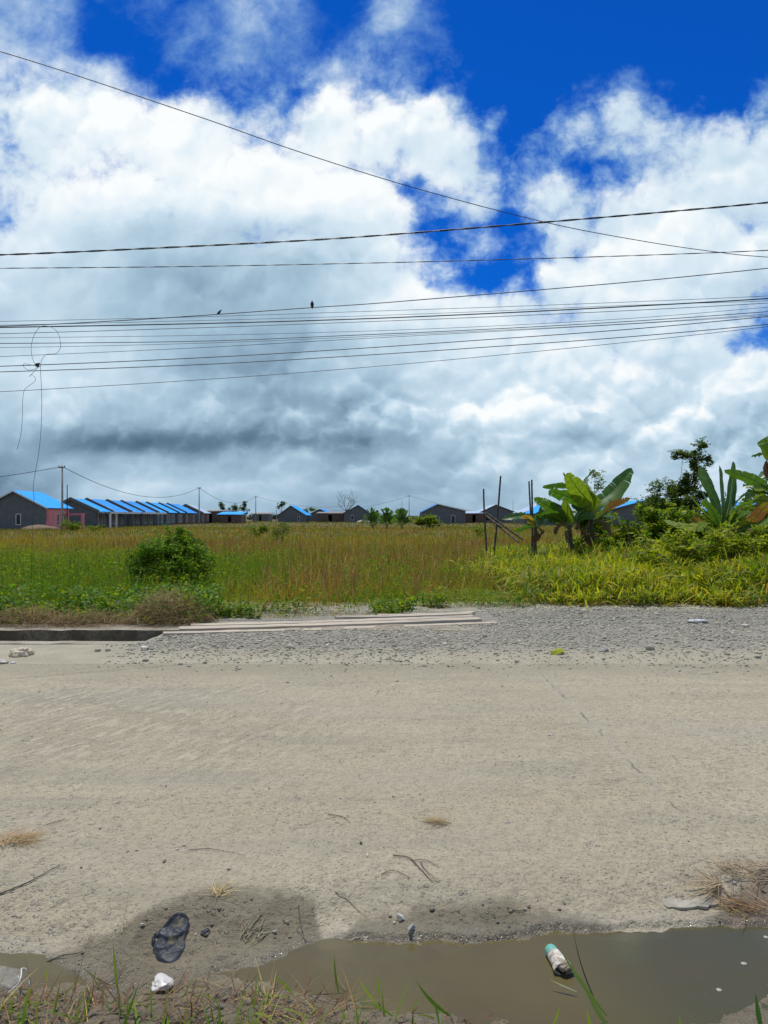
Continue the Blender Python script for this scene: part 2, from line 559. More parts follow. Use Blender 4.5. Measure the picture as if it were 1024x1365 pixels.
# broom ribs, strongest on the left: relief shading painted as pale and dark streaks
tx = g.m('SUBTRACT', g.m('MULTIPLY', pX, 0.92), g.m('MULTIPLY', pY, 0.39))
ty = g.m('ADD', g.m('MULTIPLY', pX, 0.39), g.m('MULTIPLY', pY, 0.92))
cmb = g.n('ShaderNodeCombineXYZ'); g.put(cmb.inputs[0], g.m('MULTIPLY', tx, 15.0)); g.put(cmb.inputs[1], g.m('MULTIPLY', ty, 4.2))
broom_rib = g.rng(g.noise(cmb.outputs[0], 1.0, 5, .62), .38, .62, -1.0, 1.0)
tmask = g.m('ADD', .30, g.m('MULTIPLY', .9, g.m('MULTIPLY', g.rng(pX, 0.3, -1.6), g.m('MULTIPLY', g.rng(pY, 4.2, 5.0), g.rng(pY, 7.6, 6.8)))))
tmask = g.m('MULTIPLY', tmask, g.rng(g.noise(pp, 1.1, 4, .6), .36, .60, .25, 1.0))
col = g.mix(g.m('MULTIPLY', g.m('MULTIPLY', tmask, g.rng(broom_rib, .0, .9)), .40), col, (0.51, 0.465, 0.34))
col = g.mix(g.m('MULTIPLY', g.m('MULTIPLY', tmask, g.rng(broom_rib, -.1, -.9)), .30), col, (0.265, 0.236, 0.166))
# brown earth with rotted straw beside the puddle on the right
earth = g.m('MULTIPLY', sc_.outputs[2], has)
nzd = g.noise(pp, 1.8, 5, .62); nfd = g.noise(pp, 40, 5, .7)
dirt = g.mix(g.rng(nzd, .35, .65), (0.315, 0.286, 0.198), (0.385, 0.350, 0.248))
dirt = g.mix(g.m('MULTIPLY', g.rng(nfd, .42, .68), .5), dirt, (0.18, 0.158, 0.118))
col = g.mix(g.rng(g.m('ADD', pY, g.m('MULTIPLY', g.m('SUBTRACT', nzd, .5), 1.5)), 7.35, 8.15), col, dirt)
# wet earth
wetcol = g.mix(g.rng(medium, 0.35, 0.65), (0.145, 0.120, 0.072), (0.215, 0.184, 0.116))
wetcol = g.mix(g.m('MULTIPLY', g.rng(fine, .45, .7), .5), wetcol, (0.095, 0.083, 0.054))
wetcol = g.mix(g.m('MULTIPLY', g.rng(pY, 2.75, 2.55), .6), wetcol, g.mix(g.rng(medium, .35, .65), (0.075, 0.056, 0.032), (0.125, 0.100, 0.062)))
wetcol = g.mix(earth, wetcol, g.mix(g.rng(medium, .35, .65), (0.125, 0.085, 0.052), (0.20, 0.145, 0.095)))
col = g.mix(g.m('MULTIPLY', wet, 0.84), col, wetcol)
g.put(bs.inputs['Base Color'], col)
rough = g.mixf(wet, 0.92, 0.62)
rough = g.mixf(film, rough, g.mixf(g.rng(fine, .42, .62), 0.07, 0.40))
g.put(bs.inputs['Roughness'], rough)
g.put(bs.inputs['Specular IOR Level'], g.mixf(film, 0.35, 0.85))
hb = g.m('ADD', g.m('ADD', g.m('MULTIPLY', medium, 0.8), g.m('MULTIPLY', grain, .45)), g.m('ADD', g.m('MULTIPLY', fine, 0.32), g.m('MULTIPLY', g.noise(pp, 160, 3, .6), .12)))
hb = g.m('ADD', hb, g.m('ADD', g.m('MULTIPLY', stone, 0.22), g.m('MULTIPLY', g.m('MULTIPLY', broom_rib, tmask), 0.16)))
g.put(bs.inputs['Normal'], g.bump(hb, 1.0, 0.05))

xs = np.unique(np.concatenate([np.arange(-1.75, 1.76, 0.008), np.linspace(-6, -1.75, 60), np.linspace(1.75, 6, 60), np.linspace(-60, -6, 40), np.linspace(6, 60, 40)]))


def grid(name, xs, ys, fz, mat, cols=None, smooth=True):
    X, Y = np.meshgrid(xs, ys)
    Z = fz(X, Y)
    V = np.stack([X, Y, Z], -1).reshape(-1, 3)
    ny, nx = X.shape
    i = np.arange(ny * nx).reshape(ny, nx)
    fc = np.stack([i[:-1, :-1], i[:-1, 1:], i[1:, 1:], i[1:, :-1]], -1).reshape(-1, 4)
    return mesh_obj(name, V, fc, mat, None, smooth, cols(X, Y) if cols else None)


def vz(X, Y):
    return verge_height(X, Y)[0] * np.clip((3.95 - Y) / 0.1, 0, 1)


def vc(X, Y):
    z, wet, film = verge_height(X, Y)
    e = np.clip((X - 1.15 + 0.25 * fbm(X * 4, Y * 4, 3, 8)) / 0.25, 0, 1) * np.clip((Y - 2.98) / .1, 0, 1)
    return np.stack([wet, film, e], -1).reshape(-1, 3)


ys = np.unique(np.concatenate([np.arange(2.2, 3.5, 0.008), np.arange(3.5, 3.951, 0.03), np.linspace(0.6, 2.2, 30)]))
verge = grid('verge', xs, ys, vz, road_mat, vc)
tag(verge, kind='structure')

road = grid('road', np.linspace(-90, 90, 361), np.linspace(3.95, 8.3, 60),
            lambda X, Y: 0.012 * fbm(X * .8, Y * .8, 3, 2) * np.clip((Y - 3.95) / .3, 0, 1) * np.clip((8.3 - Y) / .3, 0, 1), road_mat)
tag(road, kind='structure')

# puddle
wm, g, bs, out = new_mat('murky_water')
pp = g.pos()
sp = g.n('ShaderNodeSeparateXYZ'); g.put(sp.inputs[0], pp)
mud = g.noise(pp, 2.2, 4, .55)
c = g.mix(g.rng(sp.outputs[0], 0.55, 1.15), (0.108, 0.090, 0.036), (0.072, 0.070, 0.032))
c = g.mix(g.m('MULTIPLY', g.rng(mud, .4, .65), .45), c, (0.088, 0.068, 0.036))
c = g.mix(g.m('MULTIPLY', g.rng(g.noise(pp, 130, 2, .5), .70, .76), .35), c, (0.32, 0.30, 0.24))
g.put(bs.inputs['Base Color'], c)
bs.inputs['Roughness'].default_value = 0.045
bs.inputs['IOR'].default_value = 1.33
g.put(bs.inputs['Normal'], g.bump(g.noise(pp, 9.0, 2, .5), 0.02, 0.02))
puddle = mesh_obj('puddle_water', [(-8, 1.2, ZW), (8, 1.2, ZW), (8, 3.4, ZW), (-8, 3.4, ZW)], [(0, 1, 2, 3)], wm)
tag(puddle, kind='structure')

# shoulder: gravel on the right, bare dirt on the left
def shoulder_z(X, Y):
    m = np.clip((Y - 8.2) / 1.2, 0, 1)
    gl = np.clip((X + 3.3 + 0.3 * (Y - 9.6)) / 0.6, 0, 1)
    z = 0.0 + 0.045 * m * gl + 0.014 * fbm(X * 2.2, Y * 2.2, 3, 41) * m
    bed = np.clip((Y - 10.0 - (X + 2.9) * .21) / .12, 0, 1) * np.clip((1.75 - X) / .25, 0, 1) * np.clip((12.75 - Y) / .3, 0, 1)
    z = z * (1 - bed) + .008 * bed
    return z


sh_mat, g, bs, out = new_mat('crushed_stone_and_dirt')
pp = g.pos()
sp = g.n('ShaderNodeSeparateXYZ'); g.put(sp.inputs[0], pp)
nz = g.noise(pp, 1.8, 5, .62); nf = g.noise(pp, 40, 5, .7)
dirt = g.mix(g.rng(nz, .35, .65), (0.315, 0.286, 0.198), (0.385, 0.350, 0.248))
dirt = g.mix(g.m('MULTIPLY', g.rng(nf, .42, .68), .5), dirt, (0.18, 0.158, 0.118))
vc1 = g.voro(pp, 24.0, out='Color'); sv = g.n('ShaderNodeSeparateColor'); g.put(sv.inputs[0], vc1)
vd = g.voro(pp, 24.0)
grav = g.mix(sv.outputs[0], (0.20, 0.19, 0.148), (0.34, 0.325, 0.26))
grav = g.mix(g.m('MULTIPLY', g.rng(vd, .42, .62), .55), grav, (0.235, 0.215, 0.16))
gx = g.m('ADD', sp.outputs[0], g.m('MULTIPLY', g.m('SUBTRACT', nz, .5), 1.6))
ga = g.rng(gx, -3.5, -2.8)
gy = g.m('ADD', sp.outputs[1], g.m('MULTIPLY', g.m('SUBTRACT', nz, .5), 1.5))
gb = g.m('MULTIPLY', g.rng(gy, 8.5, 9.4), g.rng(gy, 13.3, 12.3))
gm = g.m('MULTIPLY', ga, gb)
g.put(bs.inputs['Base Color'], g.mix(gm, dirt, grav))
bs.inputs['Roughness'].default_value = 0.93
hh = g.m('ADD', g.m('MULTIPLY', nf, .5), g.m('MULTIPLY', g.m('MULTIPLY', gm, g.m('SUBTRACT', .6, vd)), 1.2))
g.put(bs.inputs['Normal'], g.bump(hh, 0.9, 0.03))
left = grid('dirt_shoulder', np.linspace(-90, -3.0, 220), np.linspace(8.22, 9.55, 26), lambda X, Y: shoulder_z(X, Y) * np.clip((9.6 - Y) / .3, .2, 1) - .006 * np.clip((8.34 - Y) / .06, 0, 1), sh_mat)
tag(left, kind='structure')
rightg = grid('gravel_shoulder', np.concatenate([np.linspace(-3.0, 9, 200), np.linspace(9.2, 90, 60)]), np.linspace(8.22, 13.9, 92), lambda X, Y: shoulder_z(X, Y) - .006 * np.clip((8.34 - Y) / .06, 0, 1), sh_mat)
tag(rightg, kind='structure')

# field: one sheet to the horizon
fm, g, bs, out = new_mat('field_soil')
pp = g.pos()
n1 = g.noise(pp, 0.12, 6, .62); n2 = g.noise(pp, 1.4, 6, .68)
c = g.mix(g.rng(n1, .38, .62), (0.085, 0.095, 0.025), (0.150, 0.095, 0.040))
c = g.mix(g.m('MULTIPLY', g.rng(n2, .42, .68), .6), c, (0.075, 0.065, 0.03))
g.put(bs.inputs['Base Color'], c)
bs.inputs['Roughness'].default_value = 0.95
g.put(bs.inputs['Normal'], g.bump(n2, 0.8, 0.2))
def field_z(X, Y):
    return -0.03 + 0.12 * np.clip((Y - 14) / 8, 0, 1) * fbm(X * .15, Y * .15, 3, 55)
ysf = np.concatenate([np.linspace(10.95, 60, 90), np.geomspace(62, 5000, 40)])
xsf = np.concatenate([-np.geomspace(5000, 62, 30), np.linspace(-60, 60, 121), np.geomspace(62, 5000, 30)])
ground = grid('ground', xsf, ysf, field_z, fm)
tag(ground, kind='structure')
back = mesh_obj('ground', [(-5000, -3000, -.4), (5000, -3000, -.4), (5000, 10.6, -.4), (-5000, 10.6, -.4)], [(0, 1, 2, 3)], fm)
tag(back, kind='structure')

def surf_z(x, y):
    z = vz(x, y)
    return np.where(y < 3.95, z, 0.012 * fbm(x * .8, y * .8, 3, 2) * np.clip((y - 3.95) / .3, 0, 1) * np.clip((8.3 - y) / .3, 0, 1))

# ------------------------------------------------------------------ loose stones of the gravel shoulder (uncountable)
def rock_template(seed):
    bm = bmesh.new()
    bmesh.ops.create_icosphere(bm, subdivisions=1, radius=1.0)
    r = random.Random(seed)
    ax = [Vector((r.gauss(0, 1), r.gauss(0, 1), r.gauss(0, 1))).normalized() for _ in range(5)]
    lim = [r.uniform(.55, .9) for _ in range(5)]
    for v in bm.verts:
        for q, l in zip(ax, lim):
            d = v.co.dot(q)
            if d > l:
                v.co -= q * (d - l)
        v.co *= r.uniform(.9, 1.08)
    V = np.array([v.co[:] for v in bm.verts]); Fc = np.array([[v.index for v in f.verts] for f in bm.faces])
    bm.free()
    return V, Fc


ROCKS = [rock_template(i) for i in range(10)]


def scatter_rocks(name, xy, size, zfun, mat, tint, sink=.35):
    n = len(xy)
    Vs, Fs, Cs, b = [], [], [], 0
    kind = RNG.integers(0, len(ROCKS), n)
    z0 = zfun(xy[:, 0], xy[:, 1])
    for k in range(len(ROCKS)):
        ix = np.where(kind == k)[0]
        if not len(ix):
            continue
        V, Fc = ROCKS[k]
        m = len(ix)
        a = RNG.uniform(0, 2 * np.pi, m)
        s = np.stack([size[ix] * RNG.uniform(.8, 1.35, m), size[ix] * RNG.uniform(.7, 1.1, m), size[ix] * RNG.uniform(.45, .8, m)], -1)
        P = V[None] * s[:, None, :]
        t = RNG.uniform(-.5, .5, m)[:, None]
        P = np.stack([P[..., 0] * np.cos(t) - P[..., 2] * np.sin(t), P[..., 1], P[..., 0] * np.sin(t) + P[..., 2] * np.cos(t)], -1)
        ca, sa = np.cos(a)[:, None], np.sin(a)[:, None]
        Q = np.stack([P[..., 0] * ca - P[..., 1] * sa, P[..., 0] * sa + P[..., 1] * ca, P[..., 2]], -1)
        Q[..., 0] += xy[ix, 0, None]; Q[..., 1] += xy[ix, 1, None]
        Q[..., 2] += (z0[ix] + s[:, 2] * (1 - 2 * sink))[:, None]
        Vs.append(Q.reshape(-1, 3))
        Fs.append((Fc[None] + (np.arange(m) * len(V))[:, None, None] + b).reshape(-1, 3))
        Cs.append(np.repeat(tint[ix], len(V), 0))
        b += m * len(V)
    return mesh_obj(name, np.concatenate(Vs), np.concatenate(Fs), mat, None, False, np.concatenate(Cs))


rock_mat, g, bs, out = new_mat('broken_stone')
tn = g.attr('tint').outputs['Color']
nn = g.noise(g.pos(), 60, 4, .65)
g.put(bs.inputs['Base Color'], g.mix(g.m('MULTIPLY', g.rng(nn, .35, .7), .35), tn, (0.20, 0.175, 0.13)))
bs.inputs['Roughness'].default_value = 0.85

n = 62000
xy = np.stack([RNG.uniform(-3.6, 9.5, n), RNG.uniform(7.2, 13.6, n)], -1)
keep = RNG.random(n) < np.clip((xy[:, 1] - 7.75 - .5 * fbm(xy[:, 0] * .9, xy[:, 1] * .9, 3, 19)) / 1.5, 0.02, 1) ** 1.3 * np.clip((xy[:, 0] + 3.6 + .3 * (xy[:, 1] - 9.6)) / .5, 0.02, 1) * np.clip(.75 + .7 * fbm(xy[:, 0] * 1.2, xy[:, 1] * 1.2, 3, 12), .25, 1)
keep &= ~((xy[:, 0] < -2.95) & (xy[:, 1] > 9.5))
keep &= ~((xy[:, 0] < 1.6) & (xy[:, 1] > 10.15 + (xy[:, 0] + 2.9) * .21))
bedk = (xy[:, 0] < 1.7) & (xy[:, 1] > 10.1 + (xy[:, 0] + 2.9) * .21) & (xy[:, 1] < 12.7)
xy = xy[keep & ~bedk]
n = len(xy)
sz = 0.0085 * np.exp(RNG.normal(0, .50, n)) + .003
v = RNG.uniform(.22, .46, n) * (1 + .40 * (RNG.random(n) > .92))
tint = np.stack([v * 1.06, v * 1.0, v * .75], -1)
tag(scatter_rocks('gravel', xy, sz, lambda x, y: np.where(y < 8.3, surf_z(x, y), shoulder_z(x, y)), rock_mat, tint), kind='stuff',
    label='grey crushed stone spread over the road shoulder')
# grit on the slab and the mud
n = 4200
xy = np.stack([RNG.uniform(-4.2, 4.2, n), 2.95 + 5.2 * RNG.random(n) ** 1.1], -1)
xy = xy[np.abs(xy[:, 0]) < xy[:, 1] * .53]
n = len(xy)
sz = 0.0022 * np.exp(RNG.normal(0, .55, n)) + .0008
v = RNG.uniform(.10, .42, n)
tint = np.stack([v * 1.04, v, v * .88], -1)
zz = surf_z(xy[:, 0], xy[:, 1])
ok = zz > ZW + .004
xy, sz, tint = xy[ok], sz[ok], tint[ok]
nc = 2600
cxy = np.stack([RNG.uniform(-2.0, 2.0, nc), RNG.uniform(2.5, 3.45, nc)], -1)
cz, cw, _ = verge_height(cxy[:, 0], cxy[:, 1])
ck = (cz > ZW + .006) & (cw > .5) & (RNG.random(nc) < np.clip(.4 + fbm(cxy[:, 0] * 4, cxy[:, 1] * 4, 3, 66), .1, 1))
cxy = cxy[ck]; nc = len(cxy)
cs = .0032 * np.exp(RNG.normal(0, .65, nc)) + .001
cv = RNG.uniform(.09, .20, nc)
tag(scatter_rocks('mud', cxy, cs, surf_z, rock_mat, np.stack([cv * 1.1, cv * .98, cv * .68], -1), .25), kind='stuff', label='small clods of wet brown mud along the puddle')
tag(scatter_rocks('grit', xy, sz, surf_z, rock_mat, tint), kind='stuff', label='fine grit and pebbles scattered over the dusty road')
# ------------------------------------------------------------------ leaf and grass materials
def leaf_material(name, rough=0.5, trans=0.35, var=0.25, spec=0.35, vein=None):
    mt = bpy.data.materials.new(name)
    mt.use_nodes = True
    mt.node_tree.nodes.clear()
    g = NG(mt.node_tree)
    out = g.n('ShaderNodeOutputMaterial')
    bs = g.n('ShaderNodeBsdfPrincipled')
    tr = g.n('ShaderNodeBsdfTranslucent')
    mx = g.n('ShaderNodeMixShader')
    tn = g.attr('tint').outputs['Color']
    nn = g.noise(g.pos(), 7.0, 4, .6)
    c = g.mix(g.m('MULTIPLY', g.rng(nn, .35, .68), var), tn, g.mix(1.0, tn, (1.25, .95, .75), 'MULTIPLY'))
    g.put(bs.inputs['Base Color'], c)
    bs.inputs['Roughness'].default_value = rough
    bs.inputs['Specular IOR Level'].default_value = spec
    g.put(tr.inputs[0], g.mix(1.0, c, (1.5, 1.6, .7), 'MULTIPLY'))
    mx.inputs[0].default_value = trans
    g.t.links.new(bs.outputs[0], mx.inputs[1])
    g.t.links.new(tr.outputs[0], mx.inputs[2])
    g.t.links.new(mx.outputs[0], out.inputs[0])
    return mt


grass_mat = leaf_material('grass_blades', .6, .40, spec=.12)
leaf_mat = leaf_material('broad_leaves', .55, .40, spec=.2)
dry_mat = leaf_material('dry_straw', .8, .15, spec=.15)


class Blades:
    """Thousands of bent blades gathered into one mesh."""
    def __init__(self):
        self.V, self.C, self.n = [], [], 0

    def add(self, x, y, z, length, width, col, elev=75, elev_sd=12, droop=.35, droop_sd=.2, az=None, seg=3, profile='grass', roll=0.5):
        n = len(x)
        if n == 0:
            return
        az = RNG.uniform(0, 2 * np.pi, n) if az is None else az
        e = np.radians(np.clip(RNG.normal(elev, elev_sd, n), 5, 89))
        d = np.clip(RNG.normal(droop, droop_sd, n), -.1, 1.4)
        t = np.linspace(0, 1, seg + 1)[None]
        L = length[:, None]
        hx = L * np.cos(e)[:, None] * (t + .25 * d[:, None] * t * t)
        hz = L * (np.sin(e)[:, None] * t - d[:, None] * .62 * t * t)
        if profile == 'grass':
            w = np.clip(1.0 - t ** 1.7, .06, 1) * (.65 + .35 * np.sin(np.pi * np.clip(t * 1.3, 0, 1)))
        elif profile == 'leaf':
            w = np.clip(np.sin(np.pi * np.clip(t * .93 + .05, 0, 1)) ** .75, .10, 1)
        else:                              # seed head: thin stalk, swollen top
            w = np.where(t < .6, .22, np.where(t > .99, .15, 1.0))
        w = w * width[:, None]
        ca, sa = np.cos(az)[:, None], np.sin(az)[:, None]
        px, py = x[:, None] + hx * ca, y[:, None] + hx * sa
        pz = z[:, None] + hz
        ro = RNG.uniform(-roll, roll, n)[:, None]
        wx, wy, wz = -sa * np.cos(ro), ca * np.cos(ro), np.sin(ro)
        A = np.stack([px - wx * w / 2, py - wy * w / 2, pz - wz * w / 2], -1)
        B = np.stack([px + wx * w / 2, py + wy * w / 2, pz + wz * w / 2], -1)
        q = np.stack([A, B], 2).reshape(n, -1, 3)
        self.V.append((q, seg))
        self.C.append(np.repeat(col[:, None, :], q.shape[1], 1) if col.ndim == 2 else col)

    def build(self, name, mat, label=None, kind='stuff'):
        Vs, Fs, Cs, b = [], [], [], 0
        for (q, seg), c in zip(self.V, self.C):
            n, k = q.shape[:2]
            i = np.arange(seg) * 2
            f = np.stack([i, i + 1, i + 3, i + 2], -1)
            Fs.append((f[None] + (np.arange(n) * k)[:, None, None] + b).reshape(-1, 4))
            Vs.append(q.reshape(-1, 3)); Cs.append(c.reshape(-1, 3))
            b += n * k
        o = mesh_obj(name, np.concatenate(Vs), np.concatenate(Fs), mat, None, True, np.concatenate(Cs))
        return tag(o, label, kind=kind)


def palette(n, cols, wts, sd=.16):
    wts = np.array(wts[:len(cols)], dtype=float)
    c = np.array(cols)[RNG.choice(len(cols), n, p=wts / wts.sum())]
    return np.clip(c * np.exp(RNG.normal(0, sd, (n, 1))) * np.exp(RNG.normal(0, sd * .35, (n, 3))), .004, .8)


GREEN, DGREEN, LIME = (.080, .170, .010), (.042, .100, .009), (.215, .270, .009)
YELLOW, STRAW, RUST, OLIVE = (.330, .305, .018), (.350, .265, .100), (.290, .150, .034), (.165, .175, .014)


def area(n, y0, y1, spread=.56, pad=1.0, power=1.0):
    """Points over the part of the field the photograph can see, between two distances."""
    y = np.sqrt(RNG.uniform(0, 1, n) * (y1 ** 2 - y0 ** 2) + y0 ** 2)
    x = RNG.uniform(-1, 1, n) * (y * spread + pad)
    return x, y


def tussocks(x, y, share, spread):
    """Pull points together into clumps; returns the points, the clump each belongs to and the outward bearing."""
    n = len(x)
    k = max(1, int(n * share))
    idx = RNG.integers(0, k, n)
    dx, dy = RNG.normal(0, 1, n), RNG.normal(0, 1, n)
    s = spread * np.exp(RNG.normal(0, .45, k))[idx]
    return x[idx] + dx * s, y[idx] + dy * s, idx, np.arctan2(dy, dx) + RNG.normal(0, .9, n)


def edge_y(x):
    """Where the grass begins behind the shoulder."""
    return np.interp(x, [-8, -5.2, -3.2, -2.3, -1, .8, 1.8, 3, 5, 7, 9], [11.2, 11.5, 12.0, 12.1, 12.4, 12.8, 13.3, 13.3, 13.3, 12.9, 12.6]) + .42 * fbm(x * 1.5, x * 0 + 3, 4, 61)


def zones(x, y):
    """Weights of the field's patches: lush green, rusty seeding grass, broad yellow-green grass."""
    n = fbm(x * .35, y * .35, 4, 71)
    n2 = fbm(x * .12 + 9, y * .12, 3, 72)
    u = x / y                      # bearing of the patch from the road
    right = np.clip((x - 1.6 - .15 * (y - 13) + 1.2 * n) / 1.6, 0, 1) * np.clip((30 - y + 8 * n) / 8, 0, 1)
    green = np.clip((-1.6 - x * .9 + 1.8 * n) / 1.2, 0, 1) * np.clip((25 - y + 6 * n) / 4, 0, 1)
    green = np.maximum(green, np.clip((n - .28) / .15, 0, 1) * .8 * (y < 60))
    rust = np.clip((1.3 * n2 + .8 * n + .04 + .25 * np.clip((y - 18) / 12, 0, 1)) / .35, 0, 1)
    return right, green * (1 - right), rust * (1 - right) * (1 - green)


def field_base(x, y):
    return field_z(x, y) - .01


def plant_field():
    # near band, fine grass
    near = Blades()
    n = 185000
    x, y = area(n, 11.2, 27)
    x, y, idx, azc = tussocks(x, y, 1 / 26, .11)
    right, green, rust = zones(x, y)
    k = (y > edge_y(x)) & (RNG.random(n) > right * .75) & (y > 11)
    ht = np.exp(RNG.normal(0, .36, n))[idx]
    ct = RNG.random(n)[idx]
    x, y, right, green, rust, ht, ct, azc = x[k], y[k], right[k], green[k], rust[k], ht[k], ct[k], azc[k]
    n = len(x)
    fr = np.clip((y - edge_y(x)) / 1.5, .25, 1)
    h = (.60 + .20 * fbm(x * .8, y * .8, 3, 81) + .10 * green) * RNG.uniform(.45, 1.15, n) * fr * ht
    h = np.minimum(h, 1.15)
    c = palette(n, [OLIVE, GREEN, LIME, STRAW, RUST], [4.5, 4.5, 2.4, .9, 1.0])
    cg = palette(n, [GREEN, DGREEN, LIME, OLIVE], [6, 2.4, 1.5, 1.4])
    cr = palette(n, [RUST, (.36, .20, .05), STRAW, OLIVE], [4, 3, 1.8, 2])
    cy = palette(n, [YELLOW, LIME, OLIVE], [3, 3, 2])
    r = .65 * ct + .35 * RNG.random(n)
    c = np.where((r < green)[:, None], cg, np.where((r < green + rust * .50)[:, None], cr, np.where(((ct > .88) | (fbm(x * .42 + 20, y * .42, 3, 73) > .22))[:, None], cy, c)))
    near.add(x, y, field_base(x, y), h, RNG.uniform(.005, .012, n), c, 57, 19, .50, .32, az=azc)
    # leafy weeds mixed through the grass
    n = 90000
    x, y = area(n, 11.5, 26)
    x, y, idx, azc = tussocks(x, y, 1 / 60, .20)
    right, green, rust = zones(x, y)
    wet_ = np.clip(.35 + .9 * fbm(x * .5 + 4, y * .5, 3, 87) + .5 * np.clip((-1.5 - x) / 2, 0, 1) + .45 * np.clip((15.0 - y) / 2, 0, 1), .05, 1)
    k = (y > edge_y(x)) & (y > 11) & (RNG.random(n) < wet_ * (1 - right * .9))
    ht = np.exp(RNG.normal(0, .35, n))[idx]
    x, y, ht, idx = x[k], y[k], ht[k], idx[k]
    n = len(x)
    fr = np.clip((y - edge_y(x)) / 1.4, .25, 1)
    zb = np.clip(.52 * ht, .12, .85) * fr * RNG.random(n) ** .7
    L = RNG.uniform(.035, .085, n)
    near.add(x, y, field_base(x, y) + zb, L, L * .42, palette(n, [GREEN, OLIVE, LIME, DGREEN], [5, 3, 2.5, 1.5]), 25, 28, .3, .3, seg=2, profile='leaf', roll=1.0)
    near.build('grass', grass_mat, 'knee high mixed green and tan grass filling the vacant field')
    # seed heads
    heads = Blades()
    n = 42000
    x, y = area(n, 12.5, 36)
    x, y, idx, azc = tussocks(x, y, 1 / 12, .16)
    right, green, rust = zones(x, y)
    k = (y > edge_y(x) + .5) & (RNG.random(n) < np.clip(rust * 1.0 + .10, 0, 1) * (1 - right) * (1 - .80 * green))
    x, y, azc = x[k], y[k], azc[k]
    n = len(x)
    heads.add(x, y, field_base(x, y), RNG.uniform(.55, 1.0, n) * (.9 + .25 * fbm(x, y, 2, 5)), RNG.uniform(.008, .020, n),
              palette(n, [RUST, STRAW, (.33, .20, .085)], [4, 3, 3]), 74, 10, .22, .18, seg=5, profile='seed', az=azc)
    heads.build('seeding_grass', dry_mat, 'rusty brown seed heads standing over the field grass')
    # broad leaved grass on the right
    broad = Blades()
    n = 8200
    x = RNG.uniform(0, 11.5, n); y = RNG.uniform(12.4, 27, n)
    right, green, rust = zones(x, y)
    k = (y > edge_y(x)) & (RNG.random(n) < np.clip(right * 1.1, 0, 1)) & (x < y * .56 + .8)
    x, y = x[k], y[k]
    tone = fbm(x * .9, y * .9, 3, 91)
    fr = np.clip((y - edge_y(x)) / 1.0, .45, 1)
    H = (.60 + .20 * fbm(x * .7, y * .7, 2, 93) + .30 * np.clip((x - 5) / 2.5, 0, 1)) * fr
    for q in range(13):
        n = len(x)
        zb = H * RNG.uniform(.05, .88, n)
        L = RNG.uniform(.24, .48, n) * np.clip(.7 + .5 * fr, .6, 1.1)
        a = palette(n, [LIME, (.33, .34, .014), GREEN, YELLOW], [4, 6, 1, 4])
        b = palette(n, [GREEN, OLIVE, LIME, STRAW], [3, 2.5, 4, 1])
        c = np.where((RNG.random(n) < np.clip(.5 + 1.3 * tone, .1, .95))[:, None], a, b)
        dead = (zb < .2 * H + .04) & (RNG.random(n) < .5)
        c = np.where(dead[:, None], palette(n, [STRAW, RUST, (.16, .11, .06)], [2, 2, 2]), c)
        broad.add(x + RNG.normal(0, .07, n), y + RNG.normal(0, .07, n), field_base(x, y) + zb, L, RNG.uniform(.018, .034, n), c, 52, 18, .75, .3, seg=4, profile='leaf')
    n = len(x)
    broad.add(x, y, field_base(x, y), H * 1.05, np.full(n, .010), palette(n, [OLIVE, LIME], [1, 1]), 84, 5, .08, .05)
    broad.build('broad_leaf_grass', leaf_mat, 'tall broad bladed yellow green grass along the gravel on the right')
    # middle and far bands
    mid = Blades()
    n = 120000
    x, y = area(n, 26, 52, .63)
    x, y, idx, azc = tussocks(x, y, 1 / 22, .22)
    y = np.maximum(y, 25)
    ht = np.exp(RNG.normal(0, .25, n))[idx]
    right, green, rust = zones(x, y)
    h = np.minimum(.9, (.46 + .2 * fbm(x * .5, y * .5, 3, 83)) * RNG.uniform(.5, 1.15, n) * ht)
    c = palette(n, [OLIVE, YELLOW, STRAW, GREEN, RUST], [5, 1, 1.4, 2.5, 2])
    cr = palette(n, [RUST, STRAW, OLIVE, YELLOW], [5, 2, 3, 1])
    cg = palette(n, [GREEN, OLIVE, LIME], [4, 2, 2])
    r = RNG.random(n)
    c = np.where((r < green)[:, None], cg, np.where((r < green + rust * .8)[:, None], cr, c))
    mid.add(x, y, field_base(x, y), h, RNG.uniform(.014, .028, n), c, 66, 16, .4, .25, seg=2, az=azc)
    n = 66000
    x, y = area(n, 52, 110, .63)
    right, green, rust = zones(x, y)
    h = (.38 + .15 * fbm(x * .3, y * .3, 3, 84)) * RNG.uniform(.55, 1.15, n)
    c = palette(n, [OLIVE, YELLOW, STRAW, GREEN, RUST], [4, .8, 1.4, 2.2, 2]) * .85
    cr = palette(n, [RUST, STRAW, OLIVE, YELLOW], [4, 2, 3, .8]) * .9
    c = np.where((RNG.random(n) < rust * .7)[:, None], cr, c)
    mid.add(x, y, field_base(x, y), h, RNG.uniform(.035, .07, n), c, 72, 14, .3, .2, seg=2)
    n = 30000
    x, y = area(n, 110, 230, .63)
    mid.add(x, y, field_base(x, y), RNG.uniform(.2, .5, n), RNG.uniform(.08, .16, n), palette(n, [OLIVE, RUST, STRAW, GREEN], [4, 2, 1, 3]) * .8, 70, 14, .3, .2, seg=2)
    mid.build('meadow_grass', grass_mat, 'distant tan and olive grass reaching back to the houses')
    # low weeds and creepers along the front edge
    weeds = Blades()
    n = 9000
    x = RNG.uniform(-7.5, 8.5, n)
    y = edge_y(x) - .15 + np.abs(RNG.normal(0, .45, n))
    patch = fbm(x * 1.1, y * 1.1, 3, 95)
    k = (patch > np.where(x < -1.0, -.22, .18)) & ~((x < -5.9) & (y < 11.6))
    x, y = x[k], y[k]
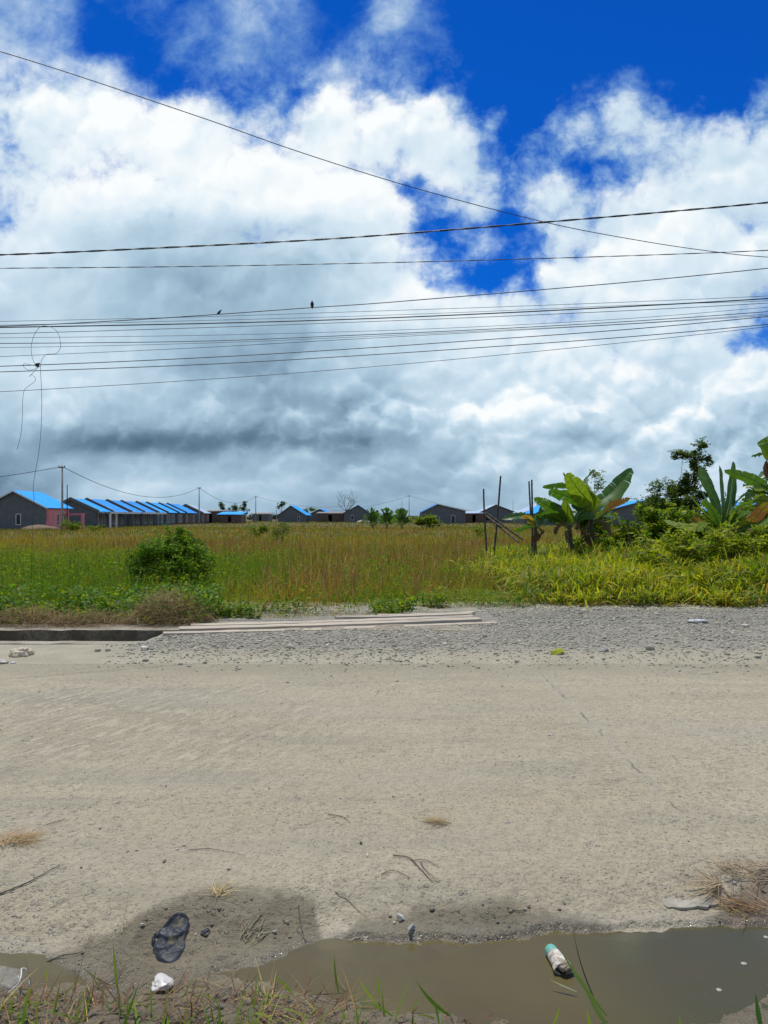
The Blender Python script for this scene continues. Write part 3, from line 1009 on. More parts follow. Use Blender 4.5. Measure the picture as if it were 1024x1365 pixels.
    for q in range(3):
        n = len(x)
        xx, yy = x + RNG.normal(0, .06, n), y + RNG.normal(0, .05, n)
        wd = np.where(x < 1, RNG.uniform(.022, .05, n), RNG.uniform(.012, .024, n))
        weeds.add(xx, yy, np.maximum(field_base(xx, yy), -.01) + RNG.uniform(.02, 1, n) * (.10 + .30 * np.clip(fbm(xx * .9, yy * .9, 3, 97) + .35, 0, 1)), wd * RNG.uniform(1.3, 1.9, n), wd,
                  palette(n, [(.11, .21, .03), LIME, GREEN, OLIVE], [4, 3, 3, 1.5]), 30, 22, .3, .3, seg=3, profile='leaf', roll=.9)
    # weeds leaning over the drain on the left
    n = 900
    x = RNG.uniform(-6.6, -2.6, n); y = RNG.uniform(11.0, 12.4, n)
    kk = fbm(x * 1.6, y * 1.6, 3, 99) > -.05
    x, y = x[kk], y[kk]
    for q in range(7):
        n = len(x)
        xx, yy = x + RNG.normal(0, .08, n), y + RNG.normal(0, .08, n)
        wd = RNG.uniform(.025, .055, n)
        weeds.add(xx, yy, RNG.uniform(.05, .50, n) * np.clip((yy - 10.7) / .9, .3, 1), wd * RNG.uniform(1.4, 2.2, n), wd, palette(n, [(.11, .21, .025), LIME, GREEN, DGREEN], [4, 2.5, 4, 1.5]), 25, 25, .3, .3, seg=3, profile='leaf', roll=.9)
    n = 5000
    x = RNG.uniform(-7, 8.5, n); y = edge_y(x) - .25 + np.abs(RNG.normal(0, .35, n))
    weeds.add(x, y, np.zeros(n) - .01, RNG.uniform(.06, .22, n), RNG.uniform(.004, .009, n), palette(n, [OLIVE, STRAW, LIME, RUST], [3, 3, 2, 2]), 55, 22, .4, .3)
    weeds.build('weeds', leaf_mat, 'low leafy weeds and creepers along the front of the field')


plant_field()


def straw_heap(name, label, cx, cy, rx, ry, h, n, z=0.0, cols=None, lmin=.15, lmax=.45, wid=.005, flat=18):
    b = Blades()
    a = RNG.uniform(0, 2 * np.pi, n); r = np.sqrt(RNG.random(n))
    x, y = cx + rx * r * np.cos(a), cy + ry * r * np.sin(a)
    zz = z + h * np.clip(1 - r ** 2, 0, 1) * RNG.random(n) ** .6
    b.add(x, y, zz, RNG.uniform(lmin, lmax, n), RNG.uniform(wid * .6, wid * 1.4, n), palette(n, cols or [(.30, .21, .11), (.22, .15, .085), (.15, .10, .06), (.34, .27, .17)], [3, 3, 2, 1]), flat, 22, .35, .3)
    o = b.build(name, dry_mat, label, kind=None)
    o.data.transform(Matrix.Translation((-cx, -cy, -z)))
    o.location = (cx, cy, z)
    return tag(o, cat='straw')


c = gnd(205, 838)
straw_heap('straw_heap', 'tallest heap of dry brown straw, beside the left end of the planks', c.x + .1, c.y + .40, .62, .60, .46, 2800, 0.03)
c = gnd(40, 838)
straw_heap('straw_heap', 'low heap of dry brown straw on the drain wall at the far left', c.x - .1, c.y + .12, .80, .42, .24, 1700, 0.03)
c = gnd(110, 838)
straw_heap('straw_heap', 'middle heap of dry straw on the drain wall, under leafy weeds', c.x + .05, c.y + .10, .55, .38, .20, 1000, 0.03)

# ------------------------------------------------------------------ shrubs and trees from leaf clumps
def leaf_cloud(mbs, center, radii, n, size, cols, wts, up=.35, lumps=8, aspect=.5):
    """Leaves gathered on uneven lumps and along straying shoots of an ellipsoid."""
    c = np.array(center); R = np.array(radii)
    u = RNG.normal(0, 1, (lumps, 3)); u /= np.linalg.norm(u, axis=1)[:, None]
    lc = u * RNG.uniform(.30, .88, (lumps, 1)); lr = RNG.uniform(.22, .44, lumps)
    k = RNG.integers(0, lumps, n)
    v = RNG.normal(0, 1, (n, 3)); v /= np.linalg.norm(v, axis=1)[:, None]
    p = lc[k] + v * (lr[k] * RNG.random(n) ** .35)[:, None]
    ns = 16
    d = RNG.normal(0, 1, (ns, 3)); d[:, 2] = np.abs(d[:, 2]) * .9 + .1; d /= np.linalg.norm(d, axis=1)[:, None]
    ln = RNG.uniform(1.0, 1.42, ns)
    q = RNG.integers(0, ns, n); t = RNG.uniform(.35, 1, n)
    sp_ = d[q] * (ln[q] * t)[:, None] + RNG.normal(0, .045, (n, 3)) + np.array([0, 0, -.12]) * (t ** 3)[:, None]
    p = np.where((RNG.random(n) < .22)[:, None], sp_, p)
    p = c + p * R
    lum = RNG.uniform(.8, 1.25, lumps)[k]
    L = size * RNG.uniform(.6, 1.4, n)
    col = palette(n, cols, wts) * lum[:, None]
    mbs.add(p[:, 0], p[:, 1], np.maximum(p[:, 2], .01), L, L * aspect, col, 15, 35, .25, .25, seg=2, profile='leaf', roll=1.3)


bark_mat, g, bs, out = new_mat('bark')
nn = g.noise(g.v('MULTIPLY', g.obj(), (1, 1, .25)), 18, 5, .65)
g.put(bs.inputs['Base Color'], g.mix(g.rng(nn, .35, .65), (.075, .055, .038), (.19, .15, .11)))
bs.inputs['Roughness'].default_value = .9
g.put(bs.inputs['Normal'], g.bump(nn, .7, .02))


def shrub(name, label, cat, base, clouds, leaf, cols, wts, stems=7, group=None, stem_name='stem', crown_name='foliage', stem_r=.02, aspect=.5):
    """clouds: (dx, dy, z, rx, ry, rz, n)"""
    global RNG
    keep_rng, RNG = RNG, np.random.default_rng(sum(ord(ch) * (i + 3) for i, ch in enumerate(label)))
    root = empty(name, base)
    tag(root, label, cat, group)
    b = Blades()
    for (dx, dy, z, rx, ry, rz, n) in clouds:
        leaf_cloud(b, (dx, dy, z), (rx, ry, rz), n, leaf, cols, wts, aspect=aspect)
    o = b.build(crown_name, leaf_mat, None, None)
    o.parent = root
    m = MB()
    r = random.Random(len(label))
    if stems == 1:
        for (dx, dy, z, rx, ry, rz, n) in clouds:
            m.tube(spline([(0, 0, -.05), (dx * .25, dy * .25, z * .45), (dx * .8, dy * .8, z * .8), (dx, dy, z + rz * .4)], 4), np.linspace(stem_r, stem_r * .25, 13) * (1 if dx == clouds[0][0] and z == clouds[0][2] else .35), 6)
    else:
        for i in range(stems):
            d = clouds[i % len(clouds)]
            tx, ty, tz = d[0] + r.uniform(-.6, .6) * d[3], d[1] + r.uniform(-.6, .6) * d[4], d[2] + r.uniform(-.2, .6) * d[5]
            m.tube(spline([(tx * .1, ty * .1, -.05), (tx * .4, ty * .4, tz * .5), (tx, ty, tz)], 4), np.linspace(stem_r, stem_r * .3, 9), 5)
    m.build(stem_name, bark_mat, root, True)
    RNG = keep_rng
    return root


# bushy shrub at the front left of the field
shrub('shrub', 'dense dark green leafy bush rising from the lush grass on the left', 'bush', (-4.5, 16.4, -.02),
      [(0, 0, .58, .88, .75, .66, 9500), (-.25, -.1, .90, .55, .5, .40, 3200), (.45, -.3, .55, .58, .55, .52, 4200), (.1, .1, 1.06, .42, .42, .32, 2200), (-.55, -.3, .50, .48, .45, .48, 3200), (.15, -.5, .40, .6, .4, .45, 3000)],
      .050, [DGREEN, GREEN, (.105, .195, .02), LIME], [2, 5, 4, 1.8], 9)
# ------------------------------------------------------------------ houses
def wall_material(name, base, dark, rough=.85, brick=False):
    mt, g, bs, out = new_mat(name)
    ob = g.obj()
    n = g.noise(ob, 1.3, 5, .62)
    st = g.noise(g.v('MULTIPLY', ob, (3, 3, .35)), 2.0, 4, .6)
    c = g.mix(g.rng(n, .35, .68), base, dark)
    c = g.mix(g.m('MULTIPLY', g.rng(st, .52, .75), .35), c, tuple(v * .6 for v in base))
    if brick:
        nd = g.n('ShaderNodeTexBrick')
        mp = g.n('ShaderNodeMapping')
        mp.inputs['Rotation'].default_value = (math.radians(90), 0, 0)
        g.put(mp.inputs[0], ob)
        g.put(nd.inputs['Vector'], mp.outputs[0])
        nd.inputs['Scale'].default_value = 3.5
        g.put(nd.inputs['Color1'], (1, 1, 1)); g.put(nd.inputs['Color2'], (.75, .72, .7)); g.put(nd.inputs['Mortar'], (.95, .95, .92))
        c = g.mix(1.0, c, nd.outputs[0], 'MULTIPLY')
    g.put(bs.inputs['Base Color'], c)
    bs.inputs['Roughness'].default_value = rough
    g.put(bs.inputs['Normal'], g.bump(g.noise(ob, 25, 4, .6), .3, .02))
    return mt


def plain(name, base, rough=.6, metal=0.0, var=.25, scale=5.0, spec=.4):
    mt, g, bs, out = new_mat(name)
    n = g.noise(g.obj(), scale, 5, .62)
    g.put(bs.inputs['Base Color'], g.mix(g.rng(n, .35, .68), base, tuple(c * (1 - var) for c in base)))
    bs.inputs['Roughness'].default_value = rough
    bs.inputs['Metallic'].default_value = metal
    bs.inputs['Specular IOR Level'].default_value = spec
    return mt


def roof_material(name, base, pale):
    mt, g, bs, out = new_mat(name)
    ob = g.obj()
    sp = g.n('ShaderNodeSeparateXYZ'); g.put(sp.inputs[0], ob)
    rib = g.m('SINE', g.m('MULTIPLY', sp.outputs[1], 2 * math.pi / .25))
    n = g.noise(ob, .9, 5, .6)
    c = g.mix(g.rng(n, .4, .68), base, pale)
    g.put(bs.inputs['Base Color'], c)
    bs.inputs['Roughness'].default_value = .55
    bs.inputs['Specular IOR Level'].default_value = .2
    g.put(bs.inputs['Normal'], g.bump(rib, .5, .03))
    return mt


grey_wall = wall_material('dark_grey_plaster', (.110, .120, .122), (.140, .147, .145))
grey_wall_light = wall_material('grey_plaster', (.105, .115, .112), (.145, .15, .145))
pink_wall = wall_material('pink_paint', (.74, .25, .26), (.66, .21, .23))
teal_wall = wall_material('teal_paint', (.05, .22, .21), (.04, .17, .17))
brick_wall = wall_material('bare_brick', (.17, .105, .080), (.125, .088, .070), brick=True)
white_paint = plain('white_paint', (.72, .71, .68), .55, var=.12)
glass_dark = plain('dark_window_glass', (.012, .014, .016), .08, var=.1, spec=.6)
blue_roof = roof_material('blue_sheet_roof', (.006, .320, .84), (.02, .38, .88))
blue_roof_deep = roof_material('deep_blue_sheet_roof', (.006, .235, .70), (.04, .35, .80))
pale_roof = roof_material('pale_sheet_roof', (.38, .47, .56), (.30, .42, .56))
rust_roof = roof_material('rusted_sheet_roof', (.20, .14, .12), (.30, .26, .23))
concrete = wall_material('weathered_concrete', (.33, .31, .27), (.25, .235, .20))
dark_metal = plain('dark_steel', (.035, .035, .037), .5, .3)
dirt_mat = plain('spoil_earth', (.22, .155, .10), .95, var=.4)


def opening(root_wall, name, cx, cz, w, h, face, pos, mats, label=None, panes=1):
    """A framed window or door on a wall: frame 3 mm proud of the wall, glass set inside. face: '-y' or '+x'."""
    fr, gl = MB(), MB()
    t, d = .07, .05
    def bx(mb, a0, a1, z0, z1, o0, o1):
        if face == '-y':
            mb.box(a0, a1, pos - o1, pos - o0, z0, z1)
        else:
            mb.box(pos + o0, pos + o1, a0, a1, z0, z1)
    x0, x1, z0, z1 = cx - w / 2, cx + w / 2, cz - h / 2, cz + h / 2
    bx(fr, x0 - t, x0, z0 - t, z1 + t, .003, d)
    bx(fr, x1, x1 + t, z0 - t, z1 + t, .003, d)
    bx(fr, x0, x1, z1, z1 + t, .003, d)
    bx(fr, x0, x1, z0 - t, z0, .003, d)
    for i in range(1, panes):
        xm = x0 + (x1 - x0) * i / panes
        bx(fr, xm - .03, xm + .03, z0, z1, .003, d - .01)
    bx(gl, x0, x1, z0, z1, .003, .02)
    o = gl.build(name, mats[1], root_wall)
    f = fr.build('frame', mats[0], o)
    if label:
        o['label'] = label
    return o


def house(name, label, x0, x1, xr, y0, y1, el, er, zr, roof_mat, over=.45, front=None, wins=(), fwins=(), gable_mat=None, group=None, eave=.35, base=0.0, rake=0.0):
    """Gable end towards the road: x0..x1 wide, ridge at xr, y0..y1 long, eaves el/er, ridge zr."""
    ox, oy = (x0 + x1) / 2, y0
    root = empty(name, (ox, oy, base))
    tag(root, label, 'house', group)
    a, b, r = x0 - ox, x1 - ox, xr - ox
    L = y1 - y0
    gm = gable_mat or grey_wall
    # walls: gable front and back, back side and street side
    m = MB()
    t = .15
    for yy in (0, L - t):
        m.prism([(a, yy, -.2), (b, yy, -.2), (b, yy, er), (r, yy, zr), (a, yy, el)], (0, t, 0))
    m.box(a, a + t, t, L - t, -.2, el)
    if front is None:
        m.box(b - t, b, t, L - t, -.2, er)
    wl = m.build('wall', gm, root)
    fw = None
    if front is not None:
        m = MB(); m.box(b - t, b + .012, t + .002, L - t - .002, -.2, er - .02)
        fw = m.build('front_wall', front, root)
    # roof: two sheets with thickness, fascia along the gable
    m = MB()
    th = .07
    sl = (zr - el) / (r - a); sr = (zr - er) / (b - r)
    eL, eR = a - eave, b + eave
    zl, zrr = el - sl * eave + .05, er - sr * eave + .05
    zt = zr + .05
    m.prism([(eL, -over, zl), (r, -over, zt), (r, -over, zt + th), (eL, -over, zl + th)], (0, L + 2 * over, 0))
    m.prism([(r + .002, -over, zt), (eR, -over, zrr), (eR, -over, zrr + th), (r + .002, -over, zt + th)], (0, L + 2 * over, 0))
    rf = m.build('roof', roof_mat, root)
    m = MB()
    for (p, q) in (((eL, zl), (r, zt)), ((r, zt), (eR, zrr))):
        m.prism([(p[0], -over - .03, p[1] - .10), (q[0], -over - .03, q[1] - .10), (q[0], -over - .03, q[1] + th - .005), (p[0], -over - .03, p[1] + th - .005)], (0, .025, 0))
    if rake:
        m = MB()
        for yy in (-over - rake - .02,):
            m.prism([(eL, yy, zl - .2), (r, yy, zt - .2), (r, yy, zt + th + .16), (eL, yy, zl + th + .16)], (0, rake, 0))
            m.prism([(r + .002, yy, zt - .2), (eR, yy, zrr - .2), (eR, yy, zrr + th + .16), (r + .002, yy, zt + th + .16)], (0, rake, 0))
    m.build('fascia', grey_wall if rake else white_paint if 'pink' in label or 'widest' in label else grey_wall_light, rf)
    for (cx, cz, w, h) in wins:
        opening(wl, 'window', cx - ox, cz, w, h, '-y', 0, (white_paint, glass_dark))
    for (cy, cz, w, h, n) in fwins:
        opening(fw or wl, 'window', cy, cz, w, h, '+x', b + (.012 if fw else 0), (white_paint, glass_dark), None, n)
    return root, b, L, er


GR = 'houses with blue metal roofs'
# nearest house on the left with the pink street front
h1, b, L, er = house('house', 'nearest grey house with bright blue roof and pink street front, at the far left', -46.1, -38.9, -42.5, 88, 94.6, 2.62, 2.62, 4.45, blue_roof, front=pink_wall,
                     wins=[(-42.05, 1.22, .46, 1.15)], fwins=[(1.0, 1.2, .45, 1.3, 1), (2.1, 1.2, .45, 1.3, 1), (3.2, 1.2, .45, 1.3, 1), (5.2, 1.2, .8, 1.4, 2)], group=GR, over=.4)
m = MB()
m.box(b + .35, b + 1.0, .0, .16, -.2, 2.25); m.box(b + .012, b + .35, .02, .14, -.2, 1.0)
m.build('porch_pier', pink_wall, h1)
m = MB(); m.box(b + 2.3, b + 2.6, 4.4, 4.7, -.2, 1.95); m.box(b + .02, b + 2.6, 4.71, 4.85, 1.7, 1.95)
m.build('porch_pier', pink_wall, h1)
# row of houses behind it along the street
row = [(102.0, 106.2, blue_roof, 'second house of the left row, grey, with its whole dark gable showing'),
       (107.6, 113.6, blue_roof_deep, 'third house of the left row, wide blue roof just behind the whole grey gable'),
       (115.6, 120.4, blue_roof_deep, 'fourth house of the left row, blue roof over a porch with double windows'),
       (121.8, 127.2, blue_roof_deep, 'fifth house of the left row, blue roof over the far end of the pale porch'),
       (129.3, 133.2, blue_roof, 'sixth house of the left row, with a teal painted street front'),
       (134.9, 140.6, blue_roof, 'seventh house of the left row, bright blue roof just past the teal front'),
       (142.2, 146.0, blue_roof, 'eighth house of the left row, narrow blue roof above bare brick'),
       (147.6, 155.5, blue_roof_deep, 'ninth house of the left row, long blue roof above bare brick'),
       (161.0, 168.0, pale_roof, 'last house of the left row, with a pale whitish blue roof')]
for i, (ya, yb, rm, lb) in enumerate(row):
    fm_ = teal_wall if i == 4 else (brick_wall if i in (6, 7, 8) else grey_wall_light)
    z = 3.92 if i else 3.86
    fw_ = [(1.2, 1.15, .9, 1.25, 2), (yb - ya - 1.2, 1.2, .8, 1.2, 2)] if i != 0 else [(1.0, 1.2, .5, 1.3, 1), (2.6, 1.05, .8, 2.0, 1)]
    hh, b, L, er = house('house', lb, -44.6, -38.4, -41.7, ya, yb, 2.35, 2.35, z, rm, front=fm_, fwins=fw_, group=GR, over=.05, eave=.5, rake=.24)
    if i in (0, 1, 2, 3):
        m = MB()
        m.box(b + .2, b + 2.0, -.2, L + .9, 2.00, 2.06); m.box(b + 2.003, b + 2.06, -.22, L + .92, 1.93, 2.19)
        m.build('porch_roof', white_paint, hh)
        for yy in (.0, L * .55):
            m = MB(); m.box(b + 1.75, b + 1.97, yy, yy + .22, -.2, 1.995)
            m.build('porch_post', white_paint if i == 0 else grey_wall_light, hh)
# houses across the middle
house('house', 'grey house left of the bare tree, its blue roof falling to the right', -27.8, -20.6, -24.4, 200, 214, 1.75, 1.95, 4.3, blue_roof, wins=[(-22.3, 1.0, .5, .9)], group=GR, over=.4)
hh, b, L, er = house('house', 'low open sided house with a blue roof between the bare tree and the grey gable', -21.5, -15.5, -18.6, 222, 240, 2.2, 2.0, 3.6, blue_roof_deep, front=brick_wall, fwins=[(4, 1.2, 2.0, 1.2, 2)], group=GR)
house('house', 'small all grey house with one white framed window beside the bare tree', -10.4, -3.4, -6.7, 198, 208, 2.4, 2.2, 4.4, blue_roof_deep, wins=[(-8.2, 1.2, .7, 1.1)], group=GR, over=.35)
house('house', 'widest grey gabled house in the centre distance, with a dark door', 8.3, 17.7, 11.6, 166, 176, 2.6, 2.75, 4.2, blue_roof_deep, wins=[(11.7, 1.0, .5, .9), (15.0, .85, .75, 1.7)], group=GR, over=.5)
house('house', 'blue roofed house just left of the widest grey gable', 9.6, 16.0, 12.4, 190, 206, 2.3, 2.3, 4.1, blue_roof_deep, group=GR)
house('house', 'grey gabled house seen behind the bamboo poles', 22.6, 30.2, 26.0, 178, 188, 2.6, 2.6, 4.2, pale_roof, wins=[(24.2, 1.0, .9, 1.0)], group=GR, over=.4)
house('house', 'house with a blue roof painted pale for its sheen between the bamboo poles and the bananas', 27.6, 35.0, 31.6, 150, 162, 2.3, 2.3, 4.0, pale_roof, group=GR, over=.4)  # white sheen on the blue roof painted as a pale base colour
house('house', 'dark gabled house just left of the tallest banana plants', 26.8, 33.2, 29.6, 134, 144, 2.2, 2.3, 4.0, blue_roof, group=GR, over=.4)
house('house', 'blue roofed house glimpsed between the banana leaves and the dark tree', 33.2, 41.0, 38.2, 112, 126, 2.5, 2.5, 3.85, blue_roof, group=GR, over=.4)
house('house', 'blue roofed house glimpsed through the banana leaves at the far right', 55.0, 62.0, 60.0, 120, 132, 2.5, 2.5, 3.9, blue_roof_deep, group=GR, over=.4)


def shed(name, label, x0, x1, y0, y1, h, mat, rmat, tilt=.3):
    root = empty(name, ((x0 + x1) / 2, y0, 0))
    tag(root, label, 'shed', 'unfinished brick buildings')
    w, L = (x1 - x0) / 2, y1 - y0
    m = MB()
    t = .15
    m.box(-w, -w * .15, 0, t, -.2, h); m.box(w * .12, w, 0, t, -.2, h)
    m.box(-w * .15 + .002, w * .12 - .002, .02, t - .02, h * .85, h - .01)
    m.box(-w, -w + t, t + .002, L, -.2, h); m.box(w - t, w, t + .002, L, -.2, h); m.box(-w + t + .002, w - t - .002, L - t, L, -.2, h)
    m.build('wall', mat, root)
    if rmat:
        m = MB()
        m.prism([(-w - .3, -.4, h + .02), (w + .3, -.4, h + .02), (w + .3, -.4, h + .10), (-w - .3, -.4, h + .10)], (0, L + .8, tilt))
        m.build('roof', rmat, root)
    return root


shed('brick_shed', 'bare brick walls with a rusted roof just left of the small grey house', -17.8, -10.8, 204, 212, 2.3, brick_wall, rust_roof, .4)
shed('brick_shed', 'roofless bare brick walls between the widest gable and the bamboo poles', 18.0, 23.5, 176, 184, 2.2, brick_wall, pale_roof, .5)
shed('brick_shed', 'brown brick building past the last house of the left row', -43.0, -36.9, 176, 190, 2.7, brick_wall, rust_roof, .3)
shed('market_hut', 'low dark hut with a small bright blue awning near the second utility pole', -36.4, -31.4, 168, 174, 1.9, brick_wall, blue_roof, .6)
shed('brick_shed', 'faint low grey building with a reddish roof by the third utility pole', -40.0, -35.0, 232, 240, 2.2, grey_wall_light, rust_roof, .4)
# heap of earth beside the pink house
bm = bmesh.new(); bmesh.ops.create_uvsphere(bm, u_segments=24, v_segments=14, radius=1)
for v in bm.verts:
    k = 1 + .22 * float(fbm(np.array([v.co.x * 2.2]), np.array([v.co.y * 2.2 + v.co.z]), 3, 4)[0])
    v.co = Vector((v.co.x * 1.9 * k, v.co.y * 1.2 * k, max(-.1, v.co.z * .62 * k)))
o = mesh_obj('earth_mound', [v.co[:] for v in bm.verts], [[v.index for v in f.verts] for f in bm.faces], dirt_mat, None, True, loc=(-38.4, 85.5, 0))
bm.free()
tag(o, 'mound of brown earth in front of the pink street front', 'mound')
bm = bmesh.new(); bmesh.ops.create_uvsphere(bm, u_segments=20, v_segments=12, radius=1)
for v in bm.verts:
    k = 1 + .25 * float(fbm(np.array([v.co.x * 2.2]), np.array([v.co.y * 2.2 + v.co.z]), 3, 14)[0])
    v.co = Vector((v.co.x * 1.6 * k, v.co.y * 1.1 * k, max(-.1, v.co.z * .6 * k)))
o = mesh_obj('sand_pile', [v.co[:] for v in bm.verts], [[v.index for v in f.verts] for f in bm.faces], plain('builders_sand', (.42, .35, .26), .95), None, True, loc=(-5.2, 192, 0))
bm.free()
tag(o, 'pale pile of sand in front of the small all grey house', 'pile')

# ------------------------------------------------------------------ drain and planks
root = empty('drainage_channel', (-9, 9.65, 0))
tag(root, 'open concrete roadside drain with a dark inner wall, left of the planks', 'drain')
def wall_strip(name, y0, y1, zt, zb, x0, x1, mat, seed):
    xs = np.linspace(x0, x1, 220)
    m = MB()
    rows = []
    for x in xs:
        e1 = .018 * float(fbm(np.array([x * 3.]), np.array([seed * 1.]), 4, seed)[0])
        e2 = .012 * float(fbm(np.array([x * 5.]), np.array([seed * 2.]), 4, seed + 1)[0])
        rows.append([(x + 9, y0 + e1 - 9.65, zb), (x + 9, y0 + e1 - 9.65, zt + e2), (x + 9, y1 - 9.65, zt + e2 * .5), (x + 9, y1 - 9.65, zb)])
    vs = [p for r_ in rows for p in r_]
    fs = [(i * 4 + k, i * 4 + (k + 1) % 4, (i + 1) * 4 + (k + 1) % 4, (i + 1) * 4 + k) for i in range(len(xs) - 1) for k in range(4)]
    fs += [(3, 2, 1, 0), tuple(len(vs) - 4 + k for k in range(4))]
    m.add(vs, fs)
    return m.build(name, mat, root)
pale_conc, g, bs, out = new_mat('stained_drain_concrete')
ob = g.pos()
n1 = g.noise(ob, 2.2, 5, .65); n2 = g.noise(ob, 30, 4, .7)
c = g.mix(g.rng(n1, .38, .62), (.36, .325, .25), (.27, .235, .175))
c = g.mix(g.m('MULTIPLY', g.rng(n2, .45, .7), .4), c, (.16, .13, .09))
g.put(bs.inputs['Base Color'], c); bs.inputs['Roughness'].default_value = .9
g.put(bs.inputs['Normal'], g.bump(n2, .6, .02))
shaded_conc, g, bs, out = new_mat('drain_concrete_painted_shade')
ob = g.pos()
n1 = g.noise(ob, 3.2, 5, .65); n2 = g.noise(ob, 26, 4, .7)
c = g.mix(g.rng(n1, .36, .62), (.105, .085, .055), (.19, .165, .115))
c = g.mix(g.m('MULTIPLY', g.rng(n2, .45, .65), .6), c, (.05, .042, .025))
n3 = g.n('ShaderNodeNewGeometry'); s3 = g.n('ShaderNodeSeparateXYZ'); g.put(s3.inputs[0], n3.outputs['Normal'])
c = g.mix(g.m('MULTIPLY', g.rng(s3.outputs[2], .6, .9), .85), c, g.mix(g.rng(n1, .4, .6), (.33, .29, .215), (.20, .165, .115)))  # tops pale, faces dark: the wall's shade is painted into the colour
g.put(bs.inputs['Base Color'], c); bs.inputs['Roughness'].default_value = .9
g.put(bs.inputs['Normal'], g.bump(n2, .7, .02))
wall_strip('near_lip', 9.56, 9.76, .008, -.38, -30, -2.86, pale_conc, 3)
wall_strip('far_wall', 10.40, 10.98, .050, -.38, -30, 1.35, shaded_conc, 5)
m = MB(); m.box(-21, 6.1, .12, .74, -.39, -.36); m.build('channel_bed', shaded_conc, root)

wood, g, bs, out = new_mat('bleached_wood')
ob = g.obj()
gr = g.noise(g.v('MULTIPLY', ob, (.6, 14, 14)), 3.0, 6, .65)
n1 = g.noise(ob, 1.1, 4, .6)
c = g.mix(g.rng(gr, .35, .68), (.50, .435, .335), (.33, .275, .195))
c = g.mix(g.m('MULTIPLY', g.rng(n1, .45, .7), .5), c, (.33, .30, .24))
g.put(bs.inputs['Base Color'], c); bs.inputs['Roughness'].default_value = .85
g.put(bs.inputs['Normal'], g.bump(gr, .5, .01))


def plank(label, p, q, wdt, zt, th, seed):
    p, q = Vector((*p, 0)), Vector((*q, 0))
    d = (q - p); L = d.length; ang = math.atan2(d.y, d.x)
    r = random.Random(seed)
    n = 40
    rows = []
    for i in range(n + 1):
        x = -L / 2 + L * i / n
        wv_ = .006 * math.sin(i * .9 + seed) + r.uniform(-.003, .003)
        s = .012 * math.sin(math.pi * i / n) * -1
        wl = wdt / 2 * (1 if 0 < i < n else .96)
        rows.append([(x, -wl + wv_, zt - th + s), (x, -wl + wv_, zt + s), (x, wl + wv_, zt + s + r.uniform(-.002, .002)), (x, wl + wv_, zt - th + s)])
    vs = [v for r_ in rows for v in r_]
    fs = [(i * 4 + k, i * 4 + (k + 1) % 4, (i + 1) * 4 + (k + 1) % 4, (i + 1) * 4 + k) for i in range(n) for k in range(4)]
    fs += [(3, 2, 1, 0), tuple(len(vs) - 4 + k for k in range(4))]
    m = MB().add(vs, fs)
    mid = (p + q) / 2
    o = m.build('plank', wood, None, False, loc=(mid.x, mid.y, 0))
    o.rotation_euler = (0, 0, ang)
    return tag(o, label, 'plank', 'weathered planks laid across the drain')


plank('frontmost and longest bleached plank, its left end over the open drain', (-2.92, 10.12), (1.62, 11.12), .17, .062, .035, 1)
plank('raised bleached plank, thickest, second from the gravel', (-2.78, 10.40), (1.42, 11.40), .24, .085, .04, 2)
plank('bleached plank third from the gravel, its left end under creepers', (-2.72, 10.78), (1.38, 11.74), .22, .075, .035, 3)
plank('short thin bleached plank at the back right of the planks', (-.75, 11.72), (1.40, 12.16), .16, .065, .03, 4)
plank('rearmost short bleached plank nearest the grass', (-.1, 12.04), (1.46, 12.40), .13, .055, .03, 5)
# ------------------------------------------------------------------ bananas
banana_mat = leaf_material('banana_leaf', .38, .30, .35, .45)
stem_mat, g, bs, out = new_mat('banana_stem')
nn = g.noise(g.v('MULTIPLY', g.obj(), (1, 1, .2)), 14, 5, .65)
g.put(bs.inputs['Base Color'], g.mix(g.rng(nn, .35, .65), (.10, .085, .04), (.055, .038, .022)))
bs.inputs['Roughness'].default_value = .7
g.put(bs.inputs['Normal'], g.bump(nn, .6, .02))
BG, BD, BY, BB = (.070, .165, .022), (.050, .130, .020), (.200, .295, .025), (.205, .090, .045)


